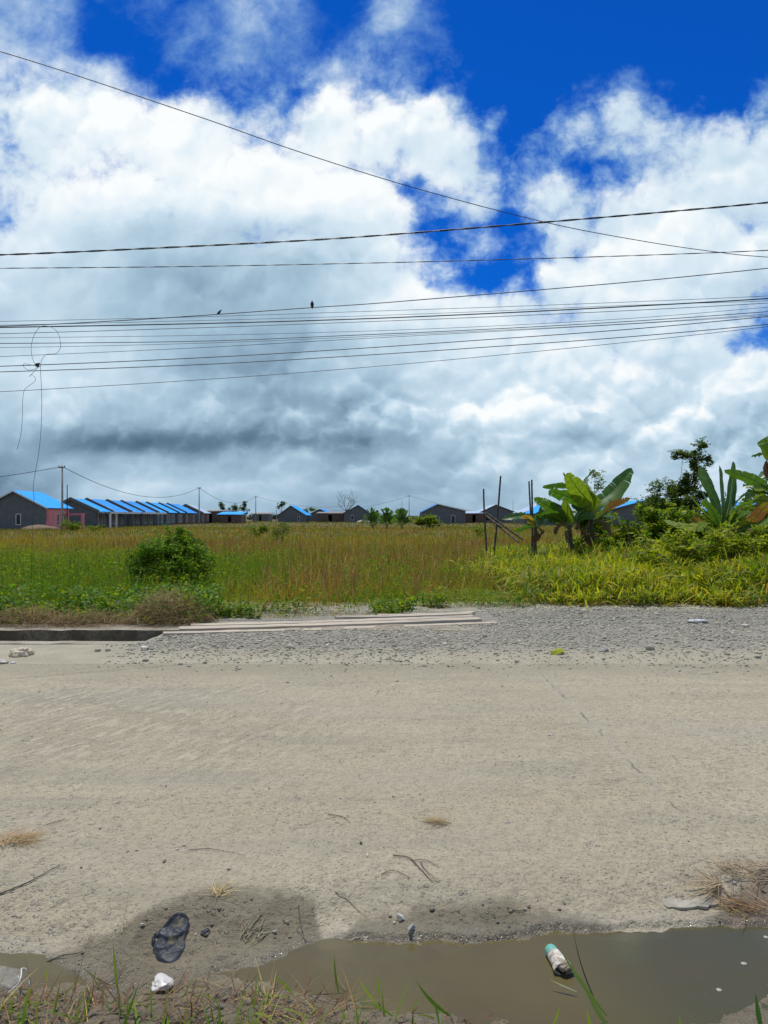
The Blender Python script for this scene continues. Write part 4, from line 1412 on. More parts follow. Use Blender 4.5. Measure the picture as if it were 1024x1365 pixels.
def banana_leaf(root, base, pts, width, col, seed, fold=.35, tears=6, tipcol=None, tear_deep=.75, roll=None):
    """A leaf along a midrib; two half blades with torn edges, folded at the rib. Points are local to the plant."""
    r = random.Random(seed)
    roll0 = roll if roll is not None else r.choice((-1, 1)) * r.uniform(.60, 1.05)
    rib = spline([Vector(p) for p in pts], 10)
    n = len(rib)
    m = MB()
    side0 = None
    cuts = {0: sorted(r.uniform(.22, .92) for _ in range(tears)), 1: sorted(r.uniform(.22, .92) for _ in range(tears))}
    frames = []
    for i, p in enumerate(rib):
        d = (rib[min(i + 1, n - 1)] - rib[max(i - 1, 0)]).normalized()
        up = Vector((0, 0, 1)) - d * d.z
        if up.length < .25:
            up = Vector((0, -1, .15)) - d * d.dot(Vector((0, -1, .15)))
        if frames:
            up = up.normalized() * .35 + frames[-1][1] * .65
            up = up - d * up.dot(d)
        up.normalize()
        frames.append((d, up, d.cross(up).normalized()))
    for s in (0, 1):
        sg = 1 if s else -1
        vs, cs, fs = [], [], []
        rows = []
        for i in range(n):
            t = i / (n - 1)
            tb = (t - .12) / .88
            wv = 0 if tb <= 0 else (min(1, tb * 3.6) ** .7) * (1 - max(0, (tb - .55) / .45) ** 2.4) ** .55
            wv *= width / 2 * (1 + .10 * math.sin(9 * t + seed + s) + .05 * math.sin(31 * t + seed))
            d, up, sd = frames[i]
            tw = Matrix.Rotation(roll0 * (.55 + .45 * t), 3, d)
            sd_, up_ = tw @ sd, tw @ up
            row = []
            for k in range(4):
                f = k / 3
                dirn = sd_ * sg * math.cos(fold) + up_ * math.sin(fold)
                droop = Vector((0, 0, -1)) * (.22 * f * f * wv) + d * (.20 * f * wv)
                row.append(rib[i] + dirn * wv * f + droop + Vector((0, 0, .012 * r.uniform(-1, 1) * f)))
            rows.append((t, row))
        def cc(t, f):
            k = 0
            if tipcol is not None:
                w = t + .10 * math.sin(7 * f + seed) + r.uniform(-.06, .06)
                k = min(1, max(0, (w - .50) / .14)) * (1 - .55 * min(1, max(0, (w - .86) / .1)))
            b = r.uniform(.88, 1.12)
            a = Vector(col) * b * (1 + .12 * math.sin(t * 55 + 2 * s))
            if f > .9 and (k > 0 or r.random() < .22):
                a = a.lerp(Vector((.22, .15, .06)), .6)          # browned margin
            return tuple(a.lerp(Vector(tipcol or col), k))
        prev = None
        for i in range(n):
            t, row = rows[i]
            cut = any(rows[i - 1][0] < c <= t for c in cuts[s]) if i else False
            def put(rw):
                nonlocal prev
                b = len(vs)
                vs.extend(rw); cs.extend(cc(t, k / 3) for k in range(4))
                if prev is not None:
                    for k in range(3):
                        fs.append((prev + k, prev + k + 1, b + k + 1, b + k) if sg > 0 else (prev + k, b + k, b + k + 1, prev + k + 1))
                prev = b
            put(row)
            if cut and i < n - 2:
                # a tear: the next strip starts at the same place on the rib, its edge blown forward and hanging
                q = r.uniform(.4, 1.0) * tear_deep
                prev = None
                put([row[0], row[1] + frames[i][0] * width * .015 * q, row[2] + frames[i][0] * width * .07 * q + Vector((0, 0, -.02 * q)), row[3] + frames[i][0] * width * .15 * q + Vector((0, 0, -.05 * q))])
        base_i = len(m.v)
        m.v += [tuple(v) for v in vs]; m.c += cs; m.f += [tuple(q + base_i for q in f) for f in fs]
    o = mesh_obj('leaf', m.v, m.f, banana_mat, root, True, np.array(m.c))
    mr = MB()
    rc = tuple(Vector(col).lerp(Vector((.32, .36, .12)), .6))
    mr.tube([p - frames[i][1] * .006 for i, p in enumerate(rib[:-2])], np.linspace(.026, .006, n - 2), 5, col=rc)
    rb = mesh_obj('midrib', mr.v, mr.f, banana_mat, o, True, np.array(mr.c))
    return o


def banana(label, px, dist, stem_top, leaves, group='banana plants', stem_r=.10, dead=(), lean=0.0):
    """px: pixel column of the stem; leaves: list of (pixel points, depth at tip, width m, colour, fold, tears, tip colour)."""
    x = (px - 512) / F * dist
    z0 = float(field_z(np.array([x]), np.array([dist]))[0])
    root = empty('banana_plant', (x, dist, z0))
    tag(root, label, 'banana plant', group)
    top = ray(stem_top[0], stem_top[1], dist) - Vector((x, dist, z0))
    m = MB()
    rr = random.Random(int(px))
    pts = spline([(0, 0, -.1), (top.x * .4, 0, top.z * .5), (top.x, 0, top.z)], 6)
    m.tube(pts, [stem_r * (1.15 - .55 * i / 12) * rr.uniform(.92, 1.08) for i in range(len(pts))], 10)
    m.build('stem', stem_mat, root, True)
    for j, (pp_, dep, wd, col, fold, tears, tip) in enumerate(leaves):
        n = len(pp_)
        P3 = [ray(a, b, dist + dep * (k / (n - 1)) ** 1.3) - Vector((x, dist, z0)) for k, (a, b) in enumerate(pp_)]
        banana_leaf(root, None, P3, wd, col, int(px) * 7 + j, fold, tears, tip)
    for j, (pp_, dep, wd) in enumerate(dead):
        n = len(pp_)
        P3 = [ray(a, b, dist + dep * (k / (n - 1))) - Vector((x, dist, z0)) for k, (a, b) in enumerate(pp_)]
        o = banana_leaf(root, None, P3, wd, (.20, .125, .075), int(px) * 13 + j, .9, 6, (.12, .07, .045))
        o['label'] = 'dead brown hanging leaf'
    return root


def K(*pts, ox=640, oy=600, s=4.876):
    return [(ox + a / s, oy + b / s) for a, b in pts]


banana('tallest banana plant of the middle clump, one leaf reaching up to the right', 791, 21.0, (788, 690), [
    (K((730, 450), (770, 350), (870, 265), (988, 116)), .5, .50, BG, .25, 4, None),
    (K((725, 450), (715, 350), (640, 255), (565, 150)), -.9, .50, BY, .15, 7, None),
    (K((722, 450), (690, 345), (570, 300), (448, 262)), -.5, .42, BG, .2, 4, None),
    (K((722, 450), (680, 310), (560, 235), (405, 243)), .7, .34, BD, .3, 3, None),
    (K((728, 450), (690, 280), (700, 180), (752, 130)), 1.0, .26, BD, .5, 6, None),
    (K((735, 450), (770, 440), (860, 370), (978, 312)), -.3, .34, (.12, .17, .03), .5, 3, BB),
    (K((715, 460), (670, 400), (650, 360), (600, 330)), .4, .40, BG, .3, 3, None),
    (K((730, 440), (745, 330), (720, 260), (690, 235)), -.6, .40, (.16, .24, .025), .3, 3, None),
    (K((740, 450), (790, 430), (850, 425), (900, 430)), .6, .35, BD, .4, 4, None),
    (K((720, 455), (640, 400), (560, 190), (545, 165)), 1.0, .34, BD, .35, 3, None),
], dead=[(K((720, 440), (700, 500), (690, 560), (715, 620)), -.2, .30), (K((735, 450), (790, 480), (820, 540), (835, 590)), -.1, .34), (K((715, 450), (670, 450), (650, 470), (640, 520)), -.2, .28)])
banana('banana plant left of the tallest one, with a bright leaf facing the road', 763, 20.6, (759, 700), [
    (K((585, 500), (572, 440), (570, 390), (568, 335)), -.7, .50, BY, .05, 2, None),
    (K((580, 500), (530, 430), (450, 365), (352, 310)), -.2, .38, BG, .3, 4, None),
    (K((578, 505), (520, 450), (460, 420), (400, 415)), -.5, .36, BG, .3, 3, None),
    (K((578, 505), (500, 450), (440, 390), (440, 325)), .4, .30, BD, .4, 3, None),
    (K((575, 510), (520, 470), (430, 432), (350, 440)), .3, .34, BD, .35, 5, None),
    (K((592, 500), (620, 440), (660, 400), (710, 365)), .4, .42, BD, .25, 3, None),
    (K((590, 500), (640, 440), (690, 420), (740, 430)), .2, .36, BG, .3, 3, None),
], stem_r=.085, dead=[(K((575, 500), (530, 490), (510, 510), (500, 545)), -.2, .26), (K((580, 510), (560, 540), (555, 570), (560, 600)), -.3, .24)])
banana('smallest banana plant of the middle clump, by the right pair of bamboo poles', 712, 20.8, (714, 702), [
    (K((365, 500), (345, 455), (270, 430), (140, 448)), -.3, .30, BD, .5, 5, None),
    (K((362, 500), (340, 470), (310, 440), (270, 430)), -.6, .20, (.42, .34, .08), .4, 2, (.36, .20, .05)),
    (K((360, 510), (330, 500), (280, 515), (225, 530)), -.2, .30, BG, .4, 5, None),
    (K((375, 500), (410, 470), (440, 440), (500, 460)), -.2, .30, BD, .35, 3, None),
    (K((372, 505), (390, 450), (400, 400), (430, 350)), .3, .26, BG, .4, 3, None),
], stem_r=.07, dead=[(K((365, 500), (370, 540), (360, 570), (345, 600)), -.1, .22), (K((375, 500), (395, 520), (400, 545), (380, 590)), -.1, .2)])


def Q(*pts):
    return K(*pts, ox=814, oy=560)


banana('low banana plant on the right with pale green leaves fanning left and up', 962, 18.0, (962, 704), [
    (Q((715, 730), (680, 680), (610, 610), (522, 495)), -.5, .34, BY, .3, 3, None),
    (Q((722, 730), (730, 600), (715, 430), (708, 292)), .3, .22, BD, .35, 4, None),
    (Q((718, 730), (690, 560), (630, 420), (582, 300)), .6, .26, BG, .3, 3, None),
    (Q((712, 730), (660, 600), (620, 520), (580, 440)), .8, .28, BD, .3, 4, None),
    (Q((728, 730), (770, 560), (790, 400), (800, 268)), .9, .22, BD, .3, 4, None),
    (Q((730, 730), (780, 600), (830, 520), (900, 470)), .4, .34, BG, .3, 3, None),
    (Q((735, 735), (850, 690), (930, 640), (1040, 530)), -.7, .34, (.26, .31, .03), .2, 2, BB),
    (Q((735, 735), (850, 715), (940, 690), (1050, 640)), -.9, .42, (.10, .19, .04), .2, 3, None),
    (Q((710, 735), (600, 690), (480, 690), (345, 655)), -.5, .36, (.20, .28, .03), .2, 3, None),
    (Q((712, 735), (650, 700), (560, 660), (540, 640)), .2, .30, (.16, .17, .05), .3, 3, BB),
    (Q((730, 735), (820, 760), (930, 740), (1010, 800)), -.7, .34, (.09, .16, .05), .3, 3, None),
    (Q((722, 735), (745, 690), (790, 640), (800, 600)), -.4, .34, BY, .2, 2, None),
    (Q((718, 735), (690, 640), (640, 560), (600, 520)), -.3, .20, BG, .3, 3, None),
    (Q((728, 735), (760, 650), (850, 560), (930, 540)), -.2, .22, (.12, .21, .03), .3, 3, None),
    (Q((725, 735), (790, 660), (860, 610), (900, 600)), -.5, .22, BG, .25, 3, None),
    (Q((716, 735), (680, 690), (600, 680), (560, 720)), -.4, .22, (.15, .24, .03), .25, 3, None),
], stem_r=.085)
banana('tall banana plant cut by the right edge of the view', 1046, 18.6, (1040, 655), [
    (Q((1075, 480), (1010, 430), (900, 375), (740, 325)), -.2, .30, BG, .4, 6, None),
    (Q((1080, 490), (1000, 440), (940, 420), (860, 430)), .4, .28, BG, .4, 4, None),
    (Q((1080, 480), (1050, 380), (990, 350), (960, 370)), .7, .26, BD, .4, 4, None),
    (Q((1085, 470), (1060, 300), (1020, 160), (1003, 115)), -.2, .40, (.13, .19, .03), .3, 4, BD),
    (Q((1090, 470), (1080, 300), (1040, 220), (915, 238)), .2, .16, BD, .7, 4, None),
    (Q((1090, 480), (1120, 300), (1180, 200), (1260, 160)), .3, .40, BG, .3, 4, None),
    (Q((1075, 500), (1000, 470), (930, 470), (880, 520)), -.4, .34, (.12, .20, .03), .3, 3, None),
    (Q((1085, 560), (1020, 520), (950, 510), (900, 560)), -.7, .28, (.16, .24, .03), .3, 4, None),
    (Q((1085, 600), (1000, 580), (930, 590), (880, 650)), -.9, .26, (.13, .22, .03), .3, 4, None),
    (Q((1085, 640), (1010, 650), (950, 690), (930, 760)), -1.0, .28, (.18, .27, .03), .3, 4, None),
    (Q((1085, 560), (1040, 480), (980, 440), (930, 450)), -.3, .24, BY, .3, 4, None),
], stem_r=.11, dead=[(Q((1080, 470), (1050, 420), (1030, 340), (1018, 260)), .0, .26)])
# far banana clump in the middle of the field
for i, (px, top, lb) in enumerate(((497, 686, 'left plant of the far banana clump, in the field below the bare tree'), (516, 684, 'middle and tallest plant of the far banana clump in the field'), (536, 686, 'right plant of the far banana clump, upright leaves against the sky'))):
    lv = []
    for (dx, dy) in ((-12, -2), (-8, -11), (-3, -14), (3, -13), (8, -9), (12, -1), (-14, 5), (13, 6), (-5, -5), (6, -3)):
        lv.append(([(px + dx * .1, 701), (px + dx * .45, 694 + dy * .5), (px + dx * .8, 690 + dy * .80), (px + dx, 690 + dy * .9 + (3 if abs(dx) > 9 else 0))], RNG.uniform(-.6, .6), .62, [BG, BD, (.09, .17, .03)][abs(dx) % 3], .35, 3, None))
    banana(lb, px, 96 - i * 2, (px, 701), lv, group='far banana clump', stem_r=.13)

# ------------------------------------------------------------------ shrubs, trees
shrub('shrub', 'round leafy bush in the open field below the widest grey gable', 'bush', (4.8, 90, 0),
      [(0, 0, .7, 1.7, 1.1, .95, 900), (-.8, 0, 1.0, 1.0, .8, .7, 300), (.5, .3, 1.2, .9, .8, .6, 260)], .30, [GREEN, OLIVE, LIME, DGREEN], [4, 3, 2, 2], 8, aspect=.42)
shrub('dark_tree', 'dark bushy tree with one tall leafy sprig between the banana plants', 'tree', (12.1, 32, 0),
      [(1.0, 0, 3.75, .50, .40, .60, 1700), (0, 0, 1.5, 1.45, 1.1, 1.45, 11050), (-.8, .2, 1.85, .75, .7, .85, 3230), (.5, -.1, 2.3, .85, .7, .75, 3740), (-.2, 0, 2.6, .85, .6, .55, 2890),
       (.75, 0, 3.05, .42, .35, .5, 1190), (.45, .1, 4.15, .55, .30, .26, 952), (1.15, .0, 4.55, .34, .28, .30, 714), (1.45, 0, 3.9, .22, .2, .35, 374), (1.4, .2, 1.3, 1.0, .8, 1.1, 3400)],
      .10, [(.052, .100, .014), (.080, .120, .022), GREEN, (.145, .140, .036)], [5, 4, 2.4, 1.6], 1, stem_name='trunk', crown_name='crown', stem_r=.055, aspect=.42)
shrub('shrub', 'mass of green leafy bushes behind the low banana plant at the far right', 'bush', (11.6, 24.5, 0),
      [(0, 0, 1.15, 1.3, .8, 1.1, 2600), (-1.0, .1, .95, .9, .7, .9, 1500), (1.1, 0, 1.3, 1.0, .8, 1.1, 2000)], .16, [GREEN, DGREEN, LIME, OLIVE], [4, 3, 2, 2], 8, aspect=.38)
shrub('slender_plant', 'wispy light leaved sprig standing behind the tallest banana plant', 'plant', (6.35, 23, 0),
      [(.0, 0, 2.75, .26, .2, .26, 110), (.12, 0, 2.45, .22, .2, .25, 80), (-.1, 0, 2.2, .25, .2, .25, 90)], .11, [OLIVE, GREEN, (.14, .16, .06)], [3, 2, 2], 3, aspect=.35, stem_r=.012)
shrub('leafy_weed', 'tall leafy weeds filling the gap right of the middle banana clump', 'plant', (6.9, 20.2, 0),
      [(-1.0, 1.6, 1.15, .75, .5, .85, 1700), (-.6, 0, .7, .7, .5, .65, 1100), (0, 0, 1.05, .9, .6, .85, 2300), (.7, 0, 1.2, .7, .5, .75, 1800), (1.5, .3, 1.1, .8, .6, .70, 1900), (2.3, .2, 1.0, .8, .5, .65, 1500)], .13, [GREEN, LIME, OLIVE, DGREEN], [4, 3, 2, 1.5], 8, aspect=.4)
shrub('leafy_weed', 'mound of pale green broad leaved weeds in front of the low banana plant', 'plant', (7.0, 16.3, 0),
      [(-1.1, 0, .75, .8, .6, .5, 1200), (-.3, 0, .9, .8, .6, .5, 1400), (.5, .2, .95, .8, .6, .45, 1400), (1.3, 0, .9, .8, .5, .5, 1300), (2.1, -.2, .8, .7, .5, .5, 1100)], .13, [LIME, (.27, .31, .04), GREEN, (.22, .17, .07)], [5, 4, 2, 1], 8, aspect=.28)
shrub('weed_bush', 'small feathery weed bush standing in the tan field left of centre', 'bush', (-5.6, 42, 0), [(0, 0, .6, .6, .5, .7, 420), (.2, 0, .9, .3, .3, .4, 120)], .16, [OLIVE, GREEN, (.10, .12, .05)], [3, 2, 2], 6, aspect=.25)
shrub('weed_bush', 'small green weed bush in the field under the second utility pole', 'bush', (-8.6, 52, 0), [(0, 0, .5, .9, .6, .6, 420), (.5, 0, .7, .4, .4, .4, 140)], .18, [OLIVE, GREEN, LIME], [3, 3, 1], 6, aspect=.3)
shrub('weed_bush', 'green weed bush at the foot of the nearest utility pole', 'bush', (-32.6, 79, 0), [(0, 0, .6, 1.2, .8, .7, 500), (1.0, 0, .5, .9, .6, .5, 260), (2.6, .2, .35, 1.2, .6, .4, 260)], .24, [GREEN, OLIVE, LIME], [3, 3, 1], 6, aspect=.3)
shrub('weed_bush', 'small bush in the field just left of the bamboo poles', 'bush', (7.2, 58, 0), [(0, 0, .5, .8, .6, .55, 380)], .18, [OLIVE, GREEN, LIME], [3, 3, 1], 6, aspect=.3)


def far_tree(label, px, dist, top_py, clouds, leaf=.4, cols=None):
    x = (px - 512) / F * dist
    return shrub('tree', label, 'tree', (x, dist, 0), clouds, leaf, cols or [DGREEN, (.04, .07, .02), GREEN], [4, 3, 1.5], 1, group='trees among the far houses', stem_name='trunk', crown_name='crown', stem_r=.16, aspect=.5)


far_tree('slim dark tree right of the left row, leftmost of three by the blue awning', 296, 205, 670, [(0, 0, 4.0, .9, .8, 1.2, 260), (.3, 0, 2.6, 1.2, .9, 1.2, 240), (-.3, 0, 4.9, .6, .5, .5, 90)])
far_tree('dark bushy tree, middle of three by the blue awning', 312, 200, 670, [(0, 0, 3.9, 1.0, .9, 1.0, 260), (.8, 0, 2.9, 1.3, .9, 1.3, 320), (-.9, 0, 2.6, .9, .8, 1.1, 200)])
far_tree('dark ragged tree, rightmost of three by the blue awning', 325, 204, 670, [(0, 0, 4.1, .8, .7, 1.0, 200), (.3, 0, 2.6, 1.1, .9, 1.4, 300), (.4, 0, 5.1, .6, .5, .4, 80)])
far_tree('small round topped tree standing behind the house left of the bare tree', 375, 228, 669, [(0, 0, 4.9, 1.1, .9, .9, 260), (.5, 0, 5.5, .7, .6, .6, 120), (-.6, 0, 4.2, .7, .6, .5, 80)])
far_tree('low dark tree on the skyline behind the blue roof left of the bare tree', 416, 300, 676, [(0, 0, 3.9, 2.0, 1.5, 1.0, 260), (-2.4, 0, 3.6, 1.2, 1.0, .9, 120)], .6)
for i, (px, d, w_, h_, lb) in enumerate(((352, 290, 7, 2.6, 'dark low scrub on the skyline left of the bare tree'), (440, 330, 9, 2.6, 'dark low scrub on the skyline by the bare tree'), (505, 340, 12, 2.8, 'dark low scrub on the skyline behind the far banana clump'),
                                   (630, 330, 10, 2.8, 'dark low scrub on the skyline left of the bamboo poles'), (690, 320, 9, 2.4, 'dark low scrub on the skyline behind the bamboo poles'), (270, 330, 14, 3.0, 'dark low scrub on the skyline past the left row of houses'))):
    x = (px - 512) / F * d
    shrub('scrub', lb, 'scrub', (x, d, 0), [(k * w_ / 3, 0, h_ * .45, w_ / 3.2, 2, h_ * (.45 + .12 * math.sin(k * 3 + i)), 160) for k in (-2, -1, 0, 1, 2)], .8, [(.035, .055, .025), (.05, .07, .03), (.06, .075, .04)], [3, 2, 1], 4, group='scrub on the skyline')

# bare tree
def bare_tree(label, px, dist):
    x = (px - 512) / F * dist
    root = empty('bare_tree', (x, dist, 0))
    tag(root, label, 'tree')
    r = random.Random(5)
    m, br = MB(), MB()
    def grow(mb, p, d, L, rad, depth):
        pts = [p]
        q = p
        for i in range(4):
            d = (d + Vector((r.uniform(-.18, .18), r.uniform(-.18, .18), r.uniform(.0, .12)))).normalized()
            q = q + d * L / 4
            pts.append(q)
        mb.tube(pts, np.linspace(rad, rad * .55, 5), 5)
        if depth > 0:
            for i in range(3 if depth > 2 else 2):
                k = r.randint(2, 4)
                a = r.uniform(0, 6.28)
                nd = (d * .8 + Vector((math.cos(a) * .95, math.sin(a) * .4, r.uniform(.0, .5)))).normalized()
                grow(br, pts[k], nd, L * r.uniform(.6, .8), max(.025, rad * .5), depth - 1)
    grow(m, Vector((0, 0, -.1)), Vector((.05, 0, 1)), 3.4, .16, 0)
    for (dx, dz, L) in ((-.95, .8, 3.2), (.35, 1, 2.8), (.95, .75, 2.6), (-.3, 1, 2.6), (.6, .5, 2.2)):
        grow(br, Vector((.12, 0, 2.9)), Vector((dx, r.uniform(-.3, .3), dz)).normalized(), L, .09, 3)
    m.build('trunk', bark_mat, root, True)
    br.build('branches', bark_mat, root, True)


bare_tree('leafless grey tree rising between the brick shed and the small grey house', 461, 212)

# ------------------------------------------------------------------ bamboo poles
bamboo, g, bs, out = new_mat('weathered_bamboo')
nn = g.noise(g.v('MULTIPLY', g.obj(), (1, 1, .15)), 30, 4, .6)
g.put(bs.inputs['Base Color'], g.mix(g.rng(nn, .35, .65), (.055, .043, .032), (.12, .095, .07)))
bs.inputs['Roughness'].default_value = .7


def pole(label, a, b, dist, depth=0.0, r0=.034, r1=.024):
    A = ray(a[0], a[1], dist); B = ray(b[0], b[1], dist + depth)
    if depth == 0.0 and a[1] > 715:
        d = (B - A); A = A - d * ((A.z + .05) / d.z)
    n = 22
    pts, rad = [], []
    for i in range(n + 1):
        t = i / n
        p = A.lerp(B, t) + Vector((.012 * math.sin(t * 5 + a[0]), 0, 0))
        for dz, k in ((-.012, 1.0), (0, 1.28), (.012, 1.0)):
            pts.append(p + (B - A).normalized() * dz); rad.append((r0 + (r1 - r0) * t) * (k if i % 3 == 0 else 1.0))
    m = MB(); m.tube(pts, rad, 7)
    o = m.build('bamboo_pole', bamboo, None, True, origin=tuple(A))
    return tag(o, label, 'pole', 'bamboo poles stuck in the field')


pole('leftmost upright bamboo pole, thin and straight', (648, 730), (645, 652), 22.5)
pole('tallest bamboo pole, leaning slightly right', (659, 730), (668, 635), 22.8, 0.0, .036, .026)
pole('right upright bamboo pole of the touching pair', (709, 730), (709.5, 640), 21.5)
pole('leaning bamboo pole of the touching pair, crossing the upright one', (711, 730), (705.5, 642), 21.7, 0.0, .030, .022)
pole('upper of two fallen bamboo poles slanting down to the right', (648, 684), (697, 719), 22.4, -.5, .030, .026)
pole('lower of two fallen bamboo poles slanting down to the right', (647, 687), (692, 723), 22.6, -.9, .032, .026)
pole('short bent stake leaning among weeds right of the middle banana clump', (841, 735), (837, 692), 19.5, 0.0, .03, .022)
# ------------------------------------------------------------------ utility poles and cables
cable_mat = plain('black_cable', (.022, .028, .040), .5, var=.2)
pole_conc = plain('pole_concrete', (.36, .35, .33), .8, var=.25)


def utility_pole(label, px, dist, top_py, r0=.13, r1=.085, arm=True, mat=None):
    A = ray(px, HZ, dist); zt = EYE + (HZ - top_py) / F * dist
    root = empty('utility_pole', (A.x, dist, 0))
    tag(root, label, 'utility pole', 'utility poles along the far street')
    m = MB(); m.tube([(0, 0, -.2), (0, 0, zt * .5), (0, 0, zt)], [r0, (r0 + r1) / 2, r1], 8)
    m.build('shaft', mat or pole_conc, root, True)
    if arm:
        m = MB(); m.box(-.32, .32, -r1 - .09, -r1 - .005, zt - .30, zt - .22); m.box(-.34, -.26, -r1 - .07, -r1 - .02, zt - .215, zt - .05); m.box(.26, .34, -r1 - .07, -r1 - .02, zt - .215, zt - .05)
        m.build('bracket', dark_metal, root)
    return Vector((A.x, dist, zt - .15))


p1 = utility_pole('nearest utility pole, tall grey, in front of the pink house', 83, 81, 620)
p2 = utility_pole('second utility pole, at the end of the left row of blue roofs', 265.5, 145, 649)
p3 = utility_pole('third utility pole, left of the house by the bare tree', 341, 204, 661)
p4 = utility_pole('thin utility pole standing behind the blue roof left of the widest gable', 545.5, 215, 660, .12, .07)
utility_pole('short dark meter pole beside the nearest utility pole', 89.5, 84, 646, .07, .05, False, dark_metal)
utility_pole('thin far pole with no bracket left of the widest gable', 536, 260, 666, .10, .06, False)
utility_pole('faint thin pole between the bamboo poles and the bananas', 684, 230, 667, .10, .06, False)
utility_pole('short pole at the left corner of the house left of the bare tree', 368.5, 196, 675, .09, .06, False)


def cable(label, pts, r, n=6, name='cable', group=None, ext=True):
    m = MB(); m.tube(pts, r, n)
    o = m.build(name, cable_mat, None, True, origin=tuple(pts[0]))
    return tag(o, label, 'cable', group)


def sag(a, b, s, n=26):
    a, b = Vector(a), Vector(b)
    return [a.lerp(b, i / n) - Vector((0, 0, 4 * s * (i / n) * (1 - i / n))) for i in range(n + 1)]


FG = 'cables strung between the far utility poles'
cable('sagging cable from the nearest utility pole off to the left edge', sag(ray(-120, 650, 62), p1, .15), .028, group=FG)
cable('long sagging cable between the nearest and second utility poles', sag(p1, p2, 2.5), .032, group=FG)
cable('sagging cable between the second and third utility poles', sag(p2, p3, 2.3), .034, group=FG)
cable('sagging cable from the third utility pole towards the centre distance', sag(p3, ray(470, 673, 250), 1.6), .030, group=FG)
cable('sagging cable left of the thin pole behind the widest gable', sag(ray(440, 681, 240), p4, .9), .030, group=FG)
cable('sagging cable right of the thin pole behind the widest gable', sag(p4, ray(660, 686, 190), .5), .030, group=FG)

WG = 'overhead cables along the road'
# (label, distance, radius, photograph points)
WIRES = [
 ('thin cable slanting down across the whole sky from upper left to right', None, .0085, [(-260, 2), (0, 67), (256, 151), (400, 201.5), (555, 250), (730, 296), (860, 321), (955, 335), (1024, 342), (1240, 356)]),
 ('thickest twisted black cable, crossing the blue gap in the clouds', 13.0, .0160, [(-260, 345), (0, 339), (226, 329), (400, 320), (512, 312.5), (620, 304), (730, 295), (860, 284), (1024, 269), (1240, 246)]),
 ('nearly level single cable just below the thickest twisted one', 13.4, .0085, [(-260, 359), (0, 357), (256, 354.5), (512, 349.5), (700, 344.5), (860, 339.5), (1024, 333), (1240, 321)]),
 ('cable on which the two small birds sit', 13.2, .0105, [(-260, 441), (0, 434.5), (150, 427.5), (291, 418.5), (416, 409.5), (512, 403), (700, 387.5), (860, 373.5), (1024, 357), (1240, 333)]),
 ('thin cable at the top of the lower bundle, just under the birds', 14.2, .0060, [(-260, 432), (0, 428), (260, 422), (460, 415.5), (640, 409.5), (840, 402), (1024, 394), (1240, 382)]),
 ('thick dark cable, boldest of the lower bundle', 13.8, .0150, [(-260, 439), (0, 436), (260, 431), (460, 425.3), (640, 418), (840, 408), (1024, 397.5), (1240, 383)]),
 ('faint cable pressed against the top of the boldest bundle cable', 14.0, .0055, [(-260, 437), (0, 433), (260, 427), (460, 421.5), (640, 415), (840, 406.5), (1024, 400.5), (1240, 390)]),
 ('first cable below the boldest one of the lower bundle', 14.1, .0075, [(-260, 450), (0, 444.5), (260, 436.7), (460, 429.5), (640, 422.5), (840, 413.5), (1024, 403.5), (1240, 389)]),
 ('faint second cable below the boldest one of the lower bundle', 14.4, .0055, [(-260, 452), (0, 450), (260, 446.8), (460, 441.8), (640, 435), (840, 424), (1024, 409), (1240, 389)]),
 ('cable in the middle of the lower bundle, third below the boldest', 13.9, .0090, [(-260, 459), (0, 457.5), (260, 454.6), (460, 447), (640, 439), (840, 428), (1024, 415), (1240, 398)]),
 ('faint cable running close under the middle one of the lower bundle', 14.3, .0055, [(-260, 464), (0, 463), (260, 457.4), (460, 449.5), (640, 441), (840, 431), (1024, 418), (1240, 401)]),
 ('thin cable dipping left, fifth below the boldest of the bundle', 14.0, .0060, [(-260, 484), (0, 475), (260, 463.4), (460, 452.3), (640, 442.5), (840, 431.5), (1024, 420), (1240, 405)]),
 ('third cable from the bottom, carrying the knot of loose wire', 13.0, .0095, [(-260, 494), (0, 488), (260, 477), (460, 465.3), (640, 453), (840, 438.5), (1024, 421.5), (1240, 400)]),
 ('second cable from the bottom of the overhead cables', 13.2, .0095, [(-260, 502), (0, 495.5), (260, 486), (460, 474.8), (640, 463), (840, 448.5), (1024, 432), (1240, 410)]),
 ('lowest thin cable of the overhead cables', 13.4, .0065, [(-260, 533), (0, 522), (260, 506.5), (460, 491.6), (640, 475.5), (840, 455.5), (1024, 435), (1240, 408)]),
]
wire_pts = {}
for lb, d, r, pts in WIRES:
    P3 = []
    for (px, py) in pts:
        dd = d if d else 9.5 + (px / 1024) * 3.6
        P3.append(ray(px, py, dd))
    sp_ = spline(P3, 10)
    if 'thickest' in lb:
        # two strands wound round each other
        m = MB()
        for ph in (0, math.pi):
            L = 0; q = []
            dense = spline(P3, 46)
            for i, p in enumerate(dense):
                if i:
                    L += (p - dense[i - 1]).length
                a_ = ph + L * 2 * math.pi / .85
                q.append(p + Vector((0, math.cos(a_), math.sin(a_))) * r * .55)
            m.tube(q, r * .52, 5)
        o = m.build('cable', cable_mat, None, True, origin=tuple(P3[0]))
        tag(o, lb, 'cable', WG)
    else:
        cable(lb, sp_, r * .70, group=WG)
    wire_pts[lb] = sp_


def on_wire(key, px):
    best = min((p for k, v in wire_pts.items() if key in k for p in v), key=lambda p: abs(512 + F * p.x / p.y - px))
    seq = [v for k, v in wire_pts.items() if key in k][0]
    for a_, b_ in zip(seq, seq[1:]):
        u0, u1 = 512 + F * a_.x / a_.y, 512 + F * b_.x / b_.y
        if u0 <= px <= u1:
            return a_.lerp(b_, (px - u0) / (u1 - u0))
    return best


